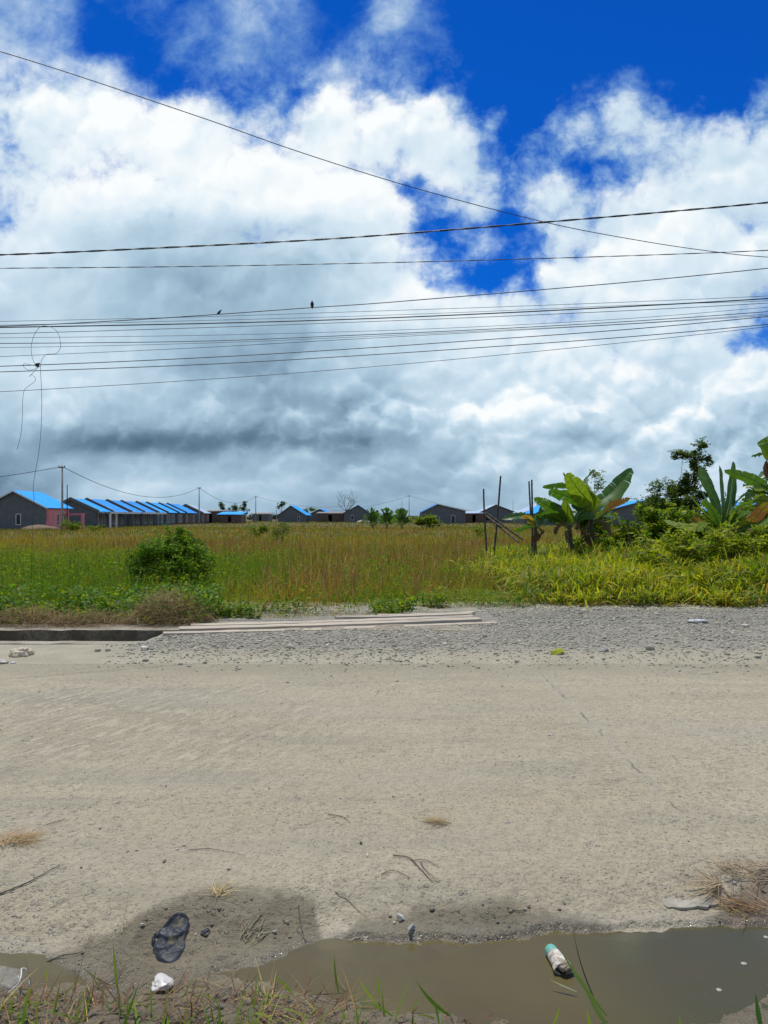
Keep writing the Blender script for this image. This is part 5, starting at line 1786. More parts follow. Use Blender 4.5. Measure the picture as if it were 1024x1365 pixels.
# loose wire hanging from the third cable
loose = [(55, 720), (52, 668), (49, 645), (52, 600), (55, 560), (55, 520), (53.5, 490), (56, 478), (62, 472), (74, 471), (80, 463), (79, 450), (74, 440), (65, 435), (55, 434.5), (48, 441), (43, 452), (41, 465), (43, 478), (48, 488), (50.5, 490)]
pts = []
for (a_, b_) in loose:
    t = max(0.0, min(1.0, (b_ - 600) / 120))
    pts.append(ray(a_ - 12 * t, b_, 12.95 - 0.0 * t))
foot = pts[0]
pts = [Vector((foot.x - .05, foot.y + .05, -.03))] + pts
m = MB(); m.tube(spline(pts, 8), .0036, 5)
o = m.build('hanging_wire', cable_mat, None, True, origin=tuple(pts[0]))
tag(o, 'long loose wire dropping from a loop on the bundle down to the grass', 'wire')
tail = [(49, 489), (45, 492), (38, 493), (32, 490), (31, 485), (35, 485), (45, 487), (50, 489), (44, 496), (39, 502), (42, 499), (47, 505), (45, 509), (37, 515), (32, 520), (30, 532), (29.5, 555), (28, 575), (25.5, 588), (22.5, 599)]
m = MB(); m.tube(spline([ray(a_, b_, 12.93 + .03 * math.sin(i)) for i, (a_, b_) in enumerate(tail)], 7), .0034, 5)
kn = MB()
o = m.build('hanging_wire', cable_mat, None, True, origin=tuple(ray(49, 489, 12.93)))
tag(o, 'short kinked wire tail curling from the knot and ending in mid air', 'wire')
c = on_wire('carrying the knot', 49.5)
r_ = random.Random(3)
for i in range(5):
    kn.tube(spline([c + Vector((r_.uniform(-.035, .035), r_.uniform(-.02, .02), r_.uniform(-.03, .03))) for _ in range(5)], 5), .008, 5)
o = kn.build('wire_knot', cable_mat, None, True, origin=tuple(c))
tag(o, 'dark knot of wound wire on the third cable from the bottom', 'knot')

# birds
bird_mat = plain('dark_feathers', (.012, .012, .014), .55, var=.3)


def bird(label, px, face, upright, s):
    p = on_wire('two small birds', px)
    m = bmesh.new()
    sk = [((0, 0, .0), .028), ((0, 0, .035), .040), ((0, 0, .075), .038), ((0, 0, .105), .026), ((.004, 0, .130), .026), ((.012, 0, .146), .018)]
    vs = [m.verts.new(Vector(q) ) for q, _ in sk]
    for a_, b_ in zip(vs, vs[1:]):
        m.edges.new((a_, b_))
    tv = m.verts.new((-.022, 0, -.045)); tv2 = m.verts.new((-.034, 0, -.088))
    m.edges.new((vs[0], tv)); m.edges.new((tv, tv2))
    bk = m.verts.new((.034, 0, .144)); m.edges.new((vs[-1], bk))
    rad = [x for _, x in sk] + [.014, .011, .005]
    me = bpy.data.meshes.new('bird'); m.to_mesh(me); m.free()
    o = bpy.data.objects.new('bird', me); COL.objects.link(o)
    md = o.modifiers.new('skin', 'SKIN')
    for i, v in enumerate(me.skin_vertices[0].data):
        v.radius = (rad[i], rad[i] * (1.0 if i < 6 else .5))
    me.skin_vertices[0].data[1].use_root = True
    o.modifiers.new('sub', 'SUBSURF').levels = 2
    o.modifiers['sub'].render_levels = 2
    me.materials.append(bird_mat)
    o.location = p + Vector((0, 0, .035 * s))
    o.rotation_euler = (0, math.radians(upright), math.radians(face))
    o.scale = (s, s, s)
    tag(o, label, 'bird', 'birds on the cable')
    for sgn in (-1, 1):
        w_ = MB()
        w_.tube([(-.002, sgn * .030, .095), (-.016, sgn * .034, .05), (-.030, sgn * .020, -.03)], [.014, .018, .004], 6)
        w_.build('wing', bird_mat, o, True)
        l_ = MB(); l_.tube([(.006, sgn * .012, .01), (.010, sgn * .012, -.034)], .003, 5); l_.build('leg', bird_mat, o, True)


bird('left of two small dark birds on the cable, hunched', 291, 20, 35, .52)
bird('right of two small dark birds on the cable, sitting upright', 416, 100, -4, .62)
# ------------------------------------------------------------------ stones, sticks and litter by the puddle
def vz1(x, y):
    return float(surf_z(np.array([x]), np.array([y]))[0])


def ground_at(px, py):
    z = 0.0
    for _ in range(4):
        p = gnd(px, py, z)
        z = vz1(p.x, p.y) if p.y < 8.3 else float(shoulder_z(np.array([p.x]), np.array([p.y]))[0])
    return Vector((p.x, p.y, z))


def stone(label, px, py, size, col, seed, flat=.7, mat=None, sink=.3):
    p = ground_at(px, py)
    bm = bmesh.new(); bmesh.ops.create_icosphere(bm, subdivisions=3, radius=1.0)
    r = random.Random(seed)
    ax = [(Vector((r.gauss(0, 1), r.gauss(0, 1), r.gauss(0, 1))).normalized(), r.uniform(.42, .85)) for _ in range(11)]
    for v in bm.verts:
        for q, l in ax:
            d = v.co.dot(q)
            if d > l:
                v.co -= q * (d - l)
        v.co *= r.uniform(.985, 1.015)
        v.co = Vector((v.co.x * size, v.co.y * size * .75, v.co.z * size * flat))
    V = [v.co[:] for v in bm.verts]; Fc = [[v.index for v in f.verts] for f in bm.faces]
    bm.free()
    m_, g, bs, out = new_mat('stone')
    nn = g.noise(g.obj(), 1.2 / size * .4, 5, .65)
    g.put(bs.inputs['Base Color'], g.mix(g.rng(nn, .35, .68), col, tuple(c * .65 for c in col)))
    bs.inputs['Roughness'].default_value = .85
    g.put(bs.inputs['Normal'], g.bump(nn, .5, size * .1))
    o = mesh_obj('stone', V, Fc, m_, None, False, loc=(p.x, p.y, p.z + size * flat * (1 - 2 * sink)))
    o.rotation_euler = (0, 0, r.uniform(0, 6))
    return tag(o, label, 'stone', 'stones lying about the road')


stone('small pale stone on the dry road above the dark one', 490, 1141, .014, (.55, .52, .45), 1)
stone('small dark stone on the dry road just under the pale one', 481, 1124, .012, (.10, .09, .08), 2)
stone('angular pale grey stone on the wet mud above the puddle edge', 535, 1223, .026, (.40, .40, .35), 3, .45)
stone('pale stone half sunk in the puddle near its far edge', 548, 1263, .020, (.34, .33, .29), 4, .8, None, .1)
stone('angular whitish stone where the gravel meets the dirt on the left', 194, 866, .075, (.50, .48, .42), 5, .6)
stone('flat pale stone among the gravel right of the yellow leaf', 806, 868, .075, (.30, .29, .26), 6, .45)
stone('tiny pale stone on the road right of the joint', 733, 980, .022, (.62, .60, .54), 7, .5)
stone('brown clod of dirt on the road at the lower left', 220, 1148, .013, (.17, .14, .10), 8)
stone('small pale stone on the mud beside the buried sheeting', 190, 1243, .018, (.38, .35, .28), 9, .5)
stone('little grey stone on the wet mud left of the puddle', 367, 1243, .014, (.36, .34, .27), 10, .5)
stone('white stone at the right end of the long twig on the mud', 700, 1212, .011, (.42, .40, .34), 11)
stone('pale chunk of rubble on the dirt left of the drain weeds', 131, 868, .06, (.45, .39, .30), 12, .45)
for i, (px, py, lb) in enumerate(((990, 1283, 'larger pale fleck of froth near the right edge of the puddle'), (957, 1318, 'pale oval fleck of froth low in the puddle'), (1020, 1248, 'pale fleck of froth at the right edge of the puddle'))):
    p = gnd(px, py, ZW)
    bm = bmesh.new(); bmesh.ops.create_uvsphere(bm, u_segments=14, v_segments=8, radius=1)
    for v in bm.verts:
        v.co = Vector((v.co.x * .012 * (1 + .25 * math.sin(3 * v.co.x + i)), v.co.y * .010, v.co.z * .0025))
    o = mesh_obj('froth', [v.co[:] for v in bm.verts], [[v.index for v in f.verts] for f in bm.faces], plain('froth', (.36, .35, .28), .5, var=.3, scale=90), None, True, loc=(p.x, p.y, ZW + .001))
    bm.free()
    tag(o, lb, 'froth', 'froth on the puddle')

twig_mat = plain('grey_twig', (.13, .105, .075), .85, var=.45, scale=14)
pale_twig = plain('pale_straw_stalk', (.42, .35, .22), .8, var=.35, scale=14)


def twig(label, pts, r, mat=twig_mat, lift=.004, branches=(), name='twig'):
    m = MB()
    for pl in (pts, *branches):
        P3 = [ground_at(a_, b_) + Vector((0, 0, lift + r)) for a_, b_ in pl]
        S = spline(P3, 6)
        rr = random.Random(len(S))
        S = [p + Vector((rr.uniform(-1, 1), rr.uniform(-1, 1), rr.uniform(-.3, .3))) * r * .7 for p in S]
        m.tube(S, np.linspace(r, r * .45, len(S)) * (1 if pl is pts else .7), 6)
    o = m.build(name, mat, None, True, origin=tuple(ground_at(*pts[0])))
    return tag(o, label, 'twig', 'twigs lying on the road')


twig('long dark stick entering from the left edge of the road', [(-20, 1199), (10, 1190), (45, 1174), (82, 1153)], .0042)
twig('forked dark twig in the middle of the road near the mud', [(524, 1141), (545, 1144), (560, 1158), (575, 1174), (588, 1175)], .0028, branches=[[(548, 1148), (566, 1147), (585, 1156)], [(560, 1150), (572, 1165), (584, 1174)]])
twig('thin curved twig beside the forked one, to its left', [(508, 1166), (520, 1161), (532, 1163), (545, 1170)], .0022)
twig('short curved twig high on the road left of the straw wisp', [(437, 1086), (452, 1088), (461, 1092), (468, 1098)], .0022)
twig('long thin curved twig on the road at the lower left', [(253, 1133), (275, 1132), (295, 1134), (325, 1140)], .0020)
twig('pale bent stalk across the edge of the wet mud', [(447, 1197), (465, 1203), (477, 1212), (490, 1222)], .0026, pale_twig)
twig('upright pale stalk stuck in the mud left of the buried sheeting', [(163, 1245), (166, 1225), (170, 1200), (172, 1190)], .0022, pale_twig)
twig('dark twig on wet mud ending at the white stone', [(675, 1211), (684, 1214), (692, 1215), (702, 1212)], .0026)
twig('dark stick lying across the mud left of the grass tuft', [(55, 1283), (80, 1276), (100, 1272), (112, 1269)], .003)
twig('forked brown twig standing at the left end of the puddle', [(398, 1216), (402, 1235), (405, 1250), (408, 1264)], .0028, branches=[[(396, 1240), (401, 1246), (404, 1254)]])
twig('thin twig on the upper left of the road', [(63, 1100), (75, 1096), (88, 1092)], .0022)


def wisp(label, px, py, rx, ry, n, lmin, lmax, cols=None, az=None, h=.015, wid=.0028, root=None):
    p = ground_at(px, py)
    b = Blades()
    a = RNG.uniform(0, 2 * np.pi, n); r = np.sqrt(RNG.random(n))
    x, y = p.x + rx * r * np.cos(a), p.y + ry * r * np.sin(a)
    if root:
        q = ground_at(*root); x = q.x + (x - p.x) * .25; y = q.y + (y - p.y) * .25
    zz = surf_z(x, y) + .003 + h * RNG.random(n)
    azv = None if az is None else RNG.normal(az[0], az[1], n)
    b.add(x, y, zz, RNG.uniform(lmin, lmax, n), RNG.uniform(wid * .6, wid * 1.4, n), palette(n, cols or [STRAW, (.40, .33, .21), (.24, .18, .11)], [3, 2, 2]), 6, 5, .05, .08, az=azv)
    o = b.build('straw_wisp', dry_mat, label, kind=None)
    o.data.transform(Matrix.Translation((-p.x, -p.y, -p.z))); o.location = p
    return tag(o, cat='straw', group='wisps of straw on the road')


wisp('light brown wisp of straw lying in the middle of the road', 590, 1097, .055, .035, 70, .06, .15, az=(3.0, .6))
wisp('orange brown wisp of straw at the left edge of the road', 20, 1122, .09, .055, 160, .07, .17, [(.36, .22, .10), STRAW, (.42, .33, .2)], az=(.4, .9))
wisp('pale wisp of straw on the mud just right above the buried sheeting', 292, 1192, .03, .04, 70, .05, .13, [(.50, .42, .28), STRAW], az=(1.5, 1.0))
wisp('large pale rooty wisp of straw at the right edge of the mud', 960, 1190, .07, .06, 110, .10, .26, [(.46, .40, .28), (.36, .30, .20), (.22, .16, .10)], az=(2.9, .9), root=(958, 1186))
wisp('brown tangle of straw on the earth at the far right', 1005, 1165, .14, .08, 130, .08, .2, [(.40, .33, .22), (.2, .14, .085), (.30, .24, .15)], az=(2.6, .6))
wisp('brown tangle of straw sloping to the puddle at the far right', 1000, 1215, .12, .05, 110, .08, .2, [(.24, .16, .09), (.13, .08, .05), STRAW], az=(2.6, .5))
wisp('faded fan of straw flattened on the mud left of the puddle', 333, 1250, .045, .05, 45, .08, .16, [(.26, .24, .17), (.20, .18, .12)], az=(1.2, .5), wid=.0035)

# flat slab of broken concrete on the right of the mud
p = ground_at(922, 1204)
poly = [(-.130, -.030), (-.085, -.046), (.050, -.040), (.100, -.020), (.118, .020), (.085, .046), (-.04, .040), (-.118, .028)]
m = MB(); poly = [(a_ + .006 * math.sin(i * 5.1), b_ + .006 * math.cos(i * 3.7)) for i, (a_, b_) in enumerate([tuple(np.array(poly[k]) * (1 - f) + np.array(poly[(k + 1) % len(poly)]) * f) for k in range(len(poly)) for f in (0, .33, .66)])]
m.prism([(a_, b_, 0) for a_, b_ in poly], (0, 0, .010))
o = m.build('concrete_slab', plain('pale_mortar', (.36, .335, .265), .9, var=.3, scale=22), None)
o.location = (p.x, p.y, p.z - .006); o.rotation_euler = (.035, 0, .04)
tag(o, 'flat pale slab of broken mortar beside the straw on the right of the mud', 'slab')

# yellow leaf on the gravel
p = ground_at(743, 872)
m = MB()
ol = [(-.085, -.01), (-.055, .030), (-.045, .06), (-.02, .035), (.02, .05), (.06, .03), (.085, -.005), (.05, -.03), (.0, -.035), (-.05, -.035)]
vs = [(a_, b_, .03 + .02 * math.sin(a_ * 40) + b_ * .5) for a_, b_ in ol]
vs = vs + [(x_, y_, z_ - .003) for x_, y_, z_ in vs] + [(0, 0, .05), (0, 0, .047)]
n = len(ol)
fs = [(i, (i + 1) % n, 2 * n) for i in range(n)] + [(n + (i + 1) % n, n + i, 2 * n + 1) for i in range(n)] + [(i, n + i, n + (i + 1) % n, (i + 1) % n) for i in range(n)]
m.add(vs, fs, (.42, .46, .04))
o = m.build('fallen_leaf', leaf_mat, None, False, tint=True)
o.location = p + Vector((0, 0, .0)); tag(o, 'single yellow green leaf fallen on the grey gravel', 'leaf')


def crumple(name, label, cat, p, sx, sy, sz, mat, seed, rot=0.0, sub=4, freq=2.2, amp=.45, tilt=0.0):
    """A crumpled sheet or bag: a closed lump creased by noise."""
    bm = bmesh.new(); bmesh.ops.create_icosphere(bm, subdivisions=sub, radius=1)
    co = np.array([v.co[:] for v in bm.verts])
    k1 = fbm(co[:, 0] * freq + seed, co[:, 1] * freq + co[:, 2] * 1.7, 4, seed)
    k2 = np.abs(fbm(co[:, 0] * freq * 1.4 + co[:, 2], co[:, 1] * freq * 1.4 - seed, 3, seed + 5))
    k = 1 + amp * k1 - amp * .9 * k2
    V = co * k[:, None] * np.array([sx, sy, sz])
    V[:, 2] = np.maximum(V[:, 2], -sz * .25)
    Fc = np.array([[v.index for v in f.verts] for f in bm.faces])
    bm.free()
    o = mesh_obj(name, V, Fc, mat, None, True, loc=p)
    o.rotation_euler = (tilt, 0, rot)
    return tag(o, label, cat)


white_film = plain('white_plastic_film', (.62, .62, .60), .35, var=.2, scale=30)
dirty_film = plain('dirty_white_plastic', (.52, .49, .43), .4, var=.35, scale=30)
p = ground_at(25, 874)
crumple('plastic_scrap', 'cream coloured crumpled scrap on the dirt at the far left by the drain', 'litter', p + Vector((.02, 0, .01)), .13, .10, .085, plain('cream_foam', (.62, .53, .38), .7, var=.2, scale=20), 3, .5)
p = ground_at(5, 884)
crumple('plastic_scrap', 'flat whitish scrap at the left edge of the road below the cream one', 'litter', p + Vector((-.05, 0, .005)), .10, .07, .035, dirty_film, 4, .2)
p = ground_at(18, 884)
crumple('plastic_scrap', 'tiny white scrap on the dirt beside the flat whitish one', 'litter', p + Vector((0, 0, .003)), .03, .025, .015, white_film, 14, .2, 3)
p = ground_at(930, 830)
crumple('plastic_scrap', 'white scrap of plastic on the gravel near the right hand grass', 'litter', p + Vector((0, 0, .02)), .15, .10, .035, white_film, 5, .1)
p = ground_at(993, 836)
crumple('plastic_scrap', 'small pinkish white scrap on the gravel at the far right', 'litter', p + Vector((0, 0, .02)), .06, .05, .03, plain('pinkish_plastic', (.62, .50, .44), .5, var=.2), 15, .1, 3)
p = ground_at(217, 1314)
crumple('plastic_scrap', 'crumpled white plastic scrap among the brown stalks by the near bank', 'litter', p + Vector((0, 0, .014)), .040, .046, .017, plain('dusty_pink_white_plastic', (.60, .57, .53), .4, var=.2, scale=40), 6, .4, 4, 1.25, .32)

# dark sheeting buried in the mud
sheet, g, bs, out = new_mat('black_plastic_sheeting')
nn = g.noise(g.obj(), 16, 5, .6)
sp = g.n('ShaderNodeSeparateXYZ'); g.put(sp.inputs[0], g.obj())
c = g.mix(g.rng(g.m('ADD', nn, g.m('MULTIPLY', g.m('SUBTRACT', sp.outputs[0], sp.outputs[1]), .55)), .56, .64), (.015, .021, .029), (.110, .094, .060))
g.put(bs.inputs['Base Color'], c)
g.put(bs.inputs['Roughness'], g.mixf(g.rng(nn, .45, .62), .58, .9))
bs.inputs['Specular IOR Level'].default_value = .5
def cr(a_, b_):
    return ground_at(190 + a_ / 10.24, 1200 + b_ / 10.24)
p0 = cr(390, 540)
out_pts = [(500, 160), (600, 170), (660, 230), (675, 320), (655, 430), (615, 540), (630, 640), (580, 730), (520, 810), (430, 860), (320, 868), (220, 842), (160, 760), (115, 700), (100, 620), (110, 560), (170, 480), (330, 310)]
P2 = [cr(*q) - p0 for q in out_pts]
dense = [P2[k].lerp(P2[(k + 1) % len(P2)], f / 6) for k in range(len(P2)) for f in range(6)]
pa = np.array(sorted((math.atan2(p.y, p.x), math.hypot(p.x, p.y)) for p in dense))
NR, NA = 40, 160
ang = np.linspace(-np.pi, np.pi, NA, endpoint=False)
ra = np.interp(ang, np.concatenate([pa[:, 0] - 2 * np.pi, pa[:, 0], pa[:, 0] + 2 * np.pi]), np.tile(pa[:, 1], 3))
ra = sum(np.roll(ra, q) for q in range(-2, 3)) / 5 * (1 + .02 * fbm(ang * 4, ang * 0, 3, 4))


def seg_dist(x, y, pl):
    d = np.full(x.shape, 9.0); side = np.zeros(x.shape)
    for a_, b_ in zip(pl, pl[1:]):
        vx, vy = b_.x - a_.x, b_.y - a_.y
        t = np.clip(((x - a_.x) * vx + (y - a_.y) * vy) / (vx * vx + vy * vy), 0, 1)
        ex, ey = x - a_.x - t * vx, y - a_.y - t * vy
        q = np.hypot(ex, ey)
        sd_ = np.sign(vx * ey - vy * ex)
        side = np.where(q < d, sd_, side); d = np.minimum(d, q)
    return d, side


rimline = [cr(*q) - p0 for q in ((640, 250), (580, 235), (510, 190), (350, 320), (200, 440), (150, 540), (150, 640))]
foldline = [cr(*q) - p0 for q in ((150, 520), (240, 575), (330, 612), (430, 605), (520, 560), (640, 470))]
fold2 = [cr(*q) - p0 for q in ((330, 470), (420, 460), (470, 500), (560, 520))]
fold3 = [cr(*q) - p0 for q in ((180, 720), (300, 700), (420, 640))]
top, bot = [], []
for i in range(NR + 1):
    f = i / NR
    x, y = ra * f * np.cos(ang), ra * f * np.sin(ang)
    d1, s1 = seg_dist(x, y, rimline); d2, s2 = seg_dist(x, y, foldline); d3, _ = seg_dist(x, y, fold2); d4, _ = seg_dist(x, y, fold3)
    z = .012 + .011 * np.exp(-(d1 / .007) ** 2) - .009 * np.exp(-((d1 - .014) / .007) ** 2)
    z = z + .012 * (s2 > 0) * np.clip(d2 / .006, 0, 1) * np.exp(-d2 / .10) + .008 * np.exp(-(d3 / .010) ** 2) + .007 * np.exp(-(d4 / .009) ** 2)
    z = z + .006 * fbm(x * 11, y * 11, 4, 8) + .020 * (.3 - np.abs(fbm(x * 9 + y * 6, y * 15 - x * 7, 3, 13))) + .003 * (.3 - np.abs(fbm(x * 40, y * 40, 2, 9)))
    z = z * (1 - f ** 10) - .014 * f ** 10
    top.append(np.stack([x, y, z], -1)); bot.append(np.stack([x * .995, y * .995, z - .003 - .01 * (f > .99)], -1))
V = np.concatenate(top + bot)
Fc = []
off = (NR + 1) * NA
for i in range(NR):
    for k in range(NA):
        a_, b_ = i * NA + k, i * NA + (k + 1) % NA
        Fc.append((a_, a_ + NA, b_ + NA, b_)); Fc.append((off + a_, off + b_, off + b_ + NA, off + a_ + NA))
for k in range(NA):
    a_, b_ = NR * NA + k, NR * NA + (k + 1) % NA
    Fc.append((a_, b_, off + b_, off + a_))
# lie on the mud
gz = vz(V[:, 0] + p0.x, V[:, 1] + p0.y)
V[:, 2] += gz - .003 - p0.z
o = mesh_obj('plastic_sheet', V, Fc, sheet, None, True, loc=p0)
tag(o, 'creased dark blue black plastic sheet half buried in the wet mud', 'sheet')
p = ground_at(275, 1243)
crumple('plastic_scrap', 'small dark scrap poking from the mud right of the black sheet', 'litter', p + Vector((0, 0, -.004)), .018, .030, .010, sheet, 8, .2)

# paper cup crushed in the puddle
A, B = gnd(733, 1264, ZW + .02), gnd(751, 1290, ZW + .02)
root = empty('paper_cup', (A.lerp(B, .5).x, A.lerp(B, .5).y, ZW))
tag(root, 'crushed white and turquoise paper cup lying in the puddle', 'cup')
ax = (B - A).normalized(); sd_ = ax.cross(Vector((0, 0, 1))).normalized(); up_ = sd_.cross(ax)
Lc = (B - A).length
def cup_ring(t, r, sq=1.0, n=28, seed=0):
    c = A + (B - A) * t - Vector(root.location)
    out_ = []
    for k in range(n):
        a_ = 2 * math.pi * k / n
        rr = r * (1 + .05 * seed * math.sin(3 * a_ + t * 9) + .06 * seed * math.sin(5 * a_ - t * 4))
        out_.append(c + sd_ * rr * math.cos(a_) + up_ * rr * sq * math.sin(a_))
    return out_
def cup_part(name, t0, t1, r0, r1, mat, parent, seed, steps=8, sq=(1, 1), th=.0012):
    m = MB(); rings = []
    for i in range(steps + 1):
        t = i / steps
        rings.append(cup_ring(t0 + (t1 - t0) * t, r0 + (r1 - r0) * t, sq[0] + (sq[1] - sq[0]) * t, 28, seed * t))
    inner = []
    for i in range(steps, -1, -1):
        t = i / steps
        inner.append(cup_ring(t0 + (t1 - t0) * t, r0 + (r1 - r0) * t - th, sq[0] + (sq[1] - sq[0]) * t, 28, seed * t))
    allr = rings + inner
    vs = [v for r_ in allr for v in r_]; n = 28
    fs = [(i * n + k, i * n + (k + 1) % n, (i + 1) % len(allr) * n + (k + 1) % n, (i + 1) % len(allr) * n + k) for i in range(len(allr)) for k in range(n)]
    m.add(vs, fs)
    return m.build(name, mat, parent, True)
cup_white, g, bs, out = new_mat('muddy_paper')
nn = g.noise(g.obj(), 40, 5, .65)
g.put(bs.inputs['Base Color'], g.mix(g.rng(nn, .40, .60), (.62, .58, .50), (.28, .23, .16)))
bs.inputs['Roughness'].default_value = .6
turq = plain('turquoise_print', (.14, .42, .34), .5, var=.3, scale=50)
body = cup_part('cup_body', .30, 1.0, .0265, .036, cup_white, root, 1.0, 12, (.95, .62))
cup_part('print_band', .0, .299, .0225, .0265, turq, root, 0.1, 4, (1, .95))
m = MB(); rg = cup_ring(.02, .0222, 1.0)
m.add(rg + [v + ax * .004 for v in rg], [tuple(range(27, -1, -1)), tuple(range(28, 56))] + [(k, (k + 1) % 28, 28 + (k + 1) % 28, 28 + k) for k in range(28)])
m.build('cup_base', cup_white, root)
m = MB()
c0 = A + (B - A) * .66 - Vector(root.location)
for i in range(6):
    t = i / 5
    pass
patch = []
for i in range(7):
    for k in range(4):
        t = .62 + .34 * i / 6; a_ = math.radians(58 + 9 * k + 3 * i) + math.pi / 2
        r_ = .0265 + (.036 - .0265) * (t - .3) / .7 + .0012; sq_ = .95 - .33 * (t - .3) / .7
        patch.append(A + (B - A) * t - Vector(root.location) + sd_ * r_ * math.cos(a_) + up_ * (r_ * sq_) * math.sin(a_))
m.add(patch, [(i * 4 + k, i * 4 + k + 1, (i + 1) * 4 + k + 1, (i + 1) * 4 + k) for i in range(6) for k in range(3)])
o = m.build('print_patch', plain('yellow_print', (.66, .47, .04), .5), body, True)
crumple_mat = plain('wet_brown_paper', (.26, .205, .14), .5, var=.4, scale=60)
pm = A + (B - A) * .93
o = crumple('crushed_rim', None, None, Vector((0, 0, 0)), .030, .026, .020, crumple_mat, 9, .3)
o.parent = root; o.location = pm - Vector(root.location) + Vector((.006, -.004, .006))

# clear plastic cup at the lower left
clear = bpy.data.materials.new('clear_plastic'); clear.use_nodes = True; clear.node_tree.nodes.clear()
g = NG(clear.node_tree); out = g.n('ShaderNodeOutputMaterial'); bs = g.n('ShaderNodeBsdfPrincipled'); g.t.links.new(bs.outputs[0], out.inputs[0])
nn = g.noise(g.obj(), 30, 4, .6)
g.put(bs.inputs['Base Color'], g.mix(g.rng(nn, .4, .65), (.85, .86, .84), (.55, .52, .44)))
g.put(bs.inputs['Alpha'], g.mixf(g.rng(nn, .42, .70), .04, .20))
bs.inputs['Roughness'].default_value = .18
p = gnd(8, 1318, ZW)
root = empty('plastic_cup', (p.x, p.y, ZW))
tag(root, 'crushed clear plastic cup lying on its side in the left pool', 'cup')
axis = Vector((-.90, .12, .12)).normalized(); s1_ = axis.cross(Vector((0, 0, 1))).normalized(); u1_ = s1_.cross(axis)
def ring2(t, r, n=32):
    c = Vector((.055, -.0, .030)) + axis * t * .12
    return [c + s1_ * r * math.cos(2 * math.pi * k / n) * (1 + .10 * math.sin(2 * k * .4 + t * 5)) + u1_ * r * (.72 + .2 * t) * math.sin(2 * math.pi * k / n) + axis * .016 * math.sin(2 * math.pi * k / n * 2) * (1 - t) for k in range(n)]
rings = [ring2(i / 10, .047 - .015 * i / 10) for i in range(11)]
rin = [[v_ + (Vector((.055, 0, .03)) + axis * (i / 10) * .12 - v_) * .03 for v_ in rings[i]] for i in range(10, -1, -1)]
al = rings + rin; n = 32
m = MB(); m.add([v_ for r_ in al for v_ in r_], [(i * n + k, i * n + (k + 1) % n, (i + 1) % len(al) * n + (k + 1) % n, (i + 1) % len(al) * n + k) for i in range(len(al)) for k in range(n)])
m.build('cup_wall', clear, root, True)
m = MB(); rr_ = ring2(0, .0485) ; m.tube(rr_ + [rr_[0]], .0022, 6); m.build('rim', plain('cloudy_plastic_rim', (.72, .73, .70), .2, var=.15), root, True)

# ------------------------------------------------------------------ grass and dead stalks on the near bank
bank = Blades()
n = 300
def bank_pts(n, xlo, xhi, plo, phi):
    px = RNG.uniform(xlo, xhi, n); py = RNG.uniform(plo, phi, n)
    d = (EYE + .05) * F / (py - HZ)
    return (px - 512) / F * d, d
x, y = bank_pts(1500, -60, 480, 1305, 1500)
k = vz(x, y) > ZW - .01
x, y = x[k], y[k]; n = len(x)
bank.add(x, y, vz(x, y) - .005, RNG.uniform(.06, .22, n), RNG.uniform(.003, .007, n), palette(n, [(.22, .16, .09), STRAW, (.10, .07, .045), (.18, .10, .06)], [3, 1, 4, 2]), 14, 16, .2, .2)
x, y = bank_pts(800, -60, 680, 1338, 1520)
n = len(x)
bank.add(x, y, np.maximum(vz(x, y), ZW) - .005, RNG.uniform(.05, .12, n), RNG.uniform(.003, .006, n), palette(n, [(.22, .13, .08), (.2, .08, .06), (.12, .085, .05)], [3, 2, 3]), 14, 14, .2, .2)
tag(bank.build('dead_stalks', dry_mat, 'dead brown stalks and roots matted over the near mud bank'), kind='stuff')
green = Blades()
x, y = bank_pts(230, -40, 600, 1335, 1480)
n = len(x)
green.add(x, y, np.maximum(vz(x, y), ZW) - .005, RNG.uniform(.07, .20, n), RNG.uniform(.006, .013, n), palette(n, [(.13, .22, .03), (.20, .27, .04), GREEN, OLIVE], [4, 3, 2, 1]), 58, 18, .35, .25, seg=5)
x, y = bank_pts(18, 620, 1030, 1372, 1440)
n = len(x)
green.add(x, y, np.full(n, ZW - .01), RNG.uniform(.05, .13, n), RNG.uniform(.005, .009, n), palette(n, [(.13, .22, .03), (.20, .27, .04), GREEN], [4, 3, 2]), 62, 14, .3, .2, seg=5)


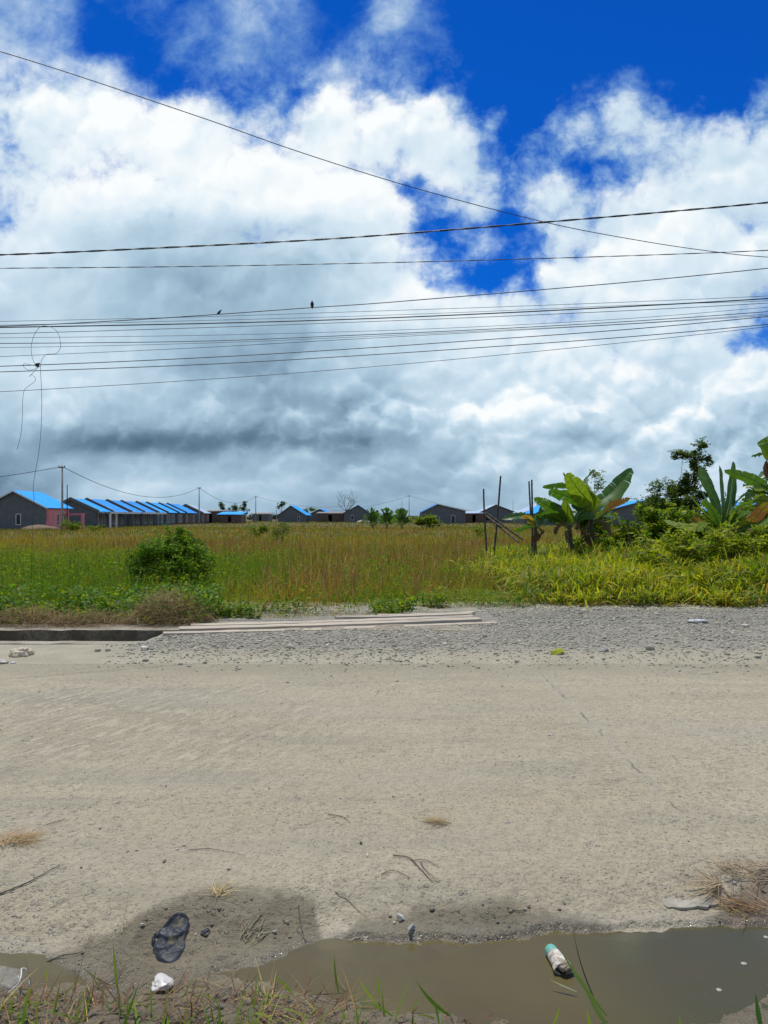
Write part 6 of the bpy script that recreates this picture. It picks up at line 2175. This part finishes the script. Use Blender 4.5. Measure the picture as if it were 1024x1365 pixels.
def stalk_blade(a_, b_, width, col, z0=None, tipz=.10):
    """One blade from foot pixel a_ to tip pixel b_, a ribbon with a slight bend."""
    p = gnd(a_[0], a_[1], -.07)
    q = ray(b_[0], b_[1], p.y + RNG.uniform(-.04, .05))
    d = q - p
    sdv = Vector((1, RNG.uniform(-.5, .5), RNG.uniform(-.15, .15)))
    sdv = (sdv - d.normalized() * sdv.dot(d.normalized())).normalized()
    bow = sdv * RNG.uniform(-.06, .06) * d.length
    rows = []
    for i in range(9):
        t = i / 8
        w_ = width * (min(1, .45 + 1.6 * t) if t < .35 else 1) * (1 - max(0, (t - .35) / .65) ** 1.6) + .0006
        c_ = p + d * t + bow * 4 * t * (1 - t)
        rows += [c_ - sdv * w_ / 2, c_ + sdv * w_ / 2]
    qv = np.array([[v[:] for v in rows]])
    green.V.append((qv, 8)); green.C.append(np.repeat(np.array([[col]]), 18, 1))


G1, G2, G3 = (.14, .24, .03), (.22, .30, .045), (.085, .17, .04)
for f_, t_, w_, c_ in [((163, 1372), (160, 1320), .012, G3), ((160, 1330), (152, 1252), .009, G2), ((176, 1312), (158, 1345), .005, STRAW), ((64, 1312), (62, 1282), .006, G2),
                       ((336, 1355), (342, 1300), .009, G2), ((392, 1326), (366, 1298), .012, G1), ((386, 1328), (340, 1324), .009, G2), ((452, 1322), (446, 1272), .008, G1), ((506, 1340), (478, 1302), .010, G2),
                       ((504, 1328), (503, 1296), .006, G1), ((462, 1368), (455, 1336), .014, G2), ((600, 1352), (555, 1306), .012, G1), ((585, 1362), (578, 1330), .007, G3), ((808, 1352), (745, 1262), .013, (.13, .20, .06)),
                       ((815, 1372), (775, 1302), .014, (.16, .23, .08)), ((800, 1345), (764, 1240), .004, (.05, .07, .03)), ((790, 1372), (782, 1342), .010, G2), ((1014, 1372), (1006, 1322), .016, (.06, .15, .03)), ((735, 1368), (746, 1338), .007, G2),
                       ((908, 1372), (905, 1350), .008, G1), ((768, 1320), (732, 1304), .006, (.30, .33, .22)), ((120, 1372), (112, 1330), .009, G1), ((80, 1340), (108, 1300), .006, (.25, .28, .06)), ((55, 1345), (85, 1290), .005, STRAW),
                       ((215, 1330), (240, 1312), .004, STRAW), ((240, 1350), (272, 1315), .004, STRAW), ((145, 1328), (120, 1290), .006, (.24, .25, .08)), ((150, 1312), (110, 1286), .006, (.30, .28, .12)), ((300, 1372), (288, 1330), .008, G3)]:
    stalk_blade(f_, t_, w_, c_)
tag(green.build('grass_tufts', grass_mat, 'bright green grass blades sprouting from the near bank'), kind='stuff')
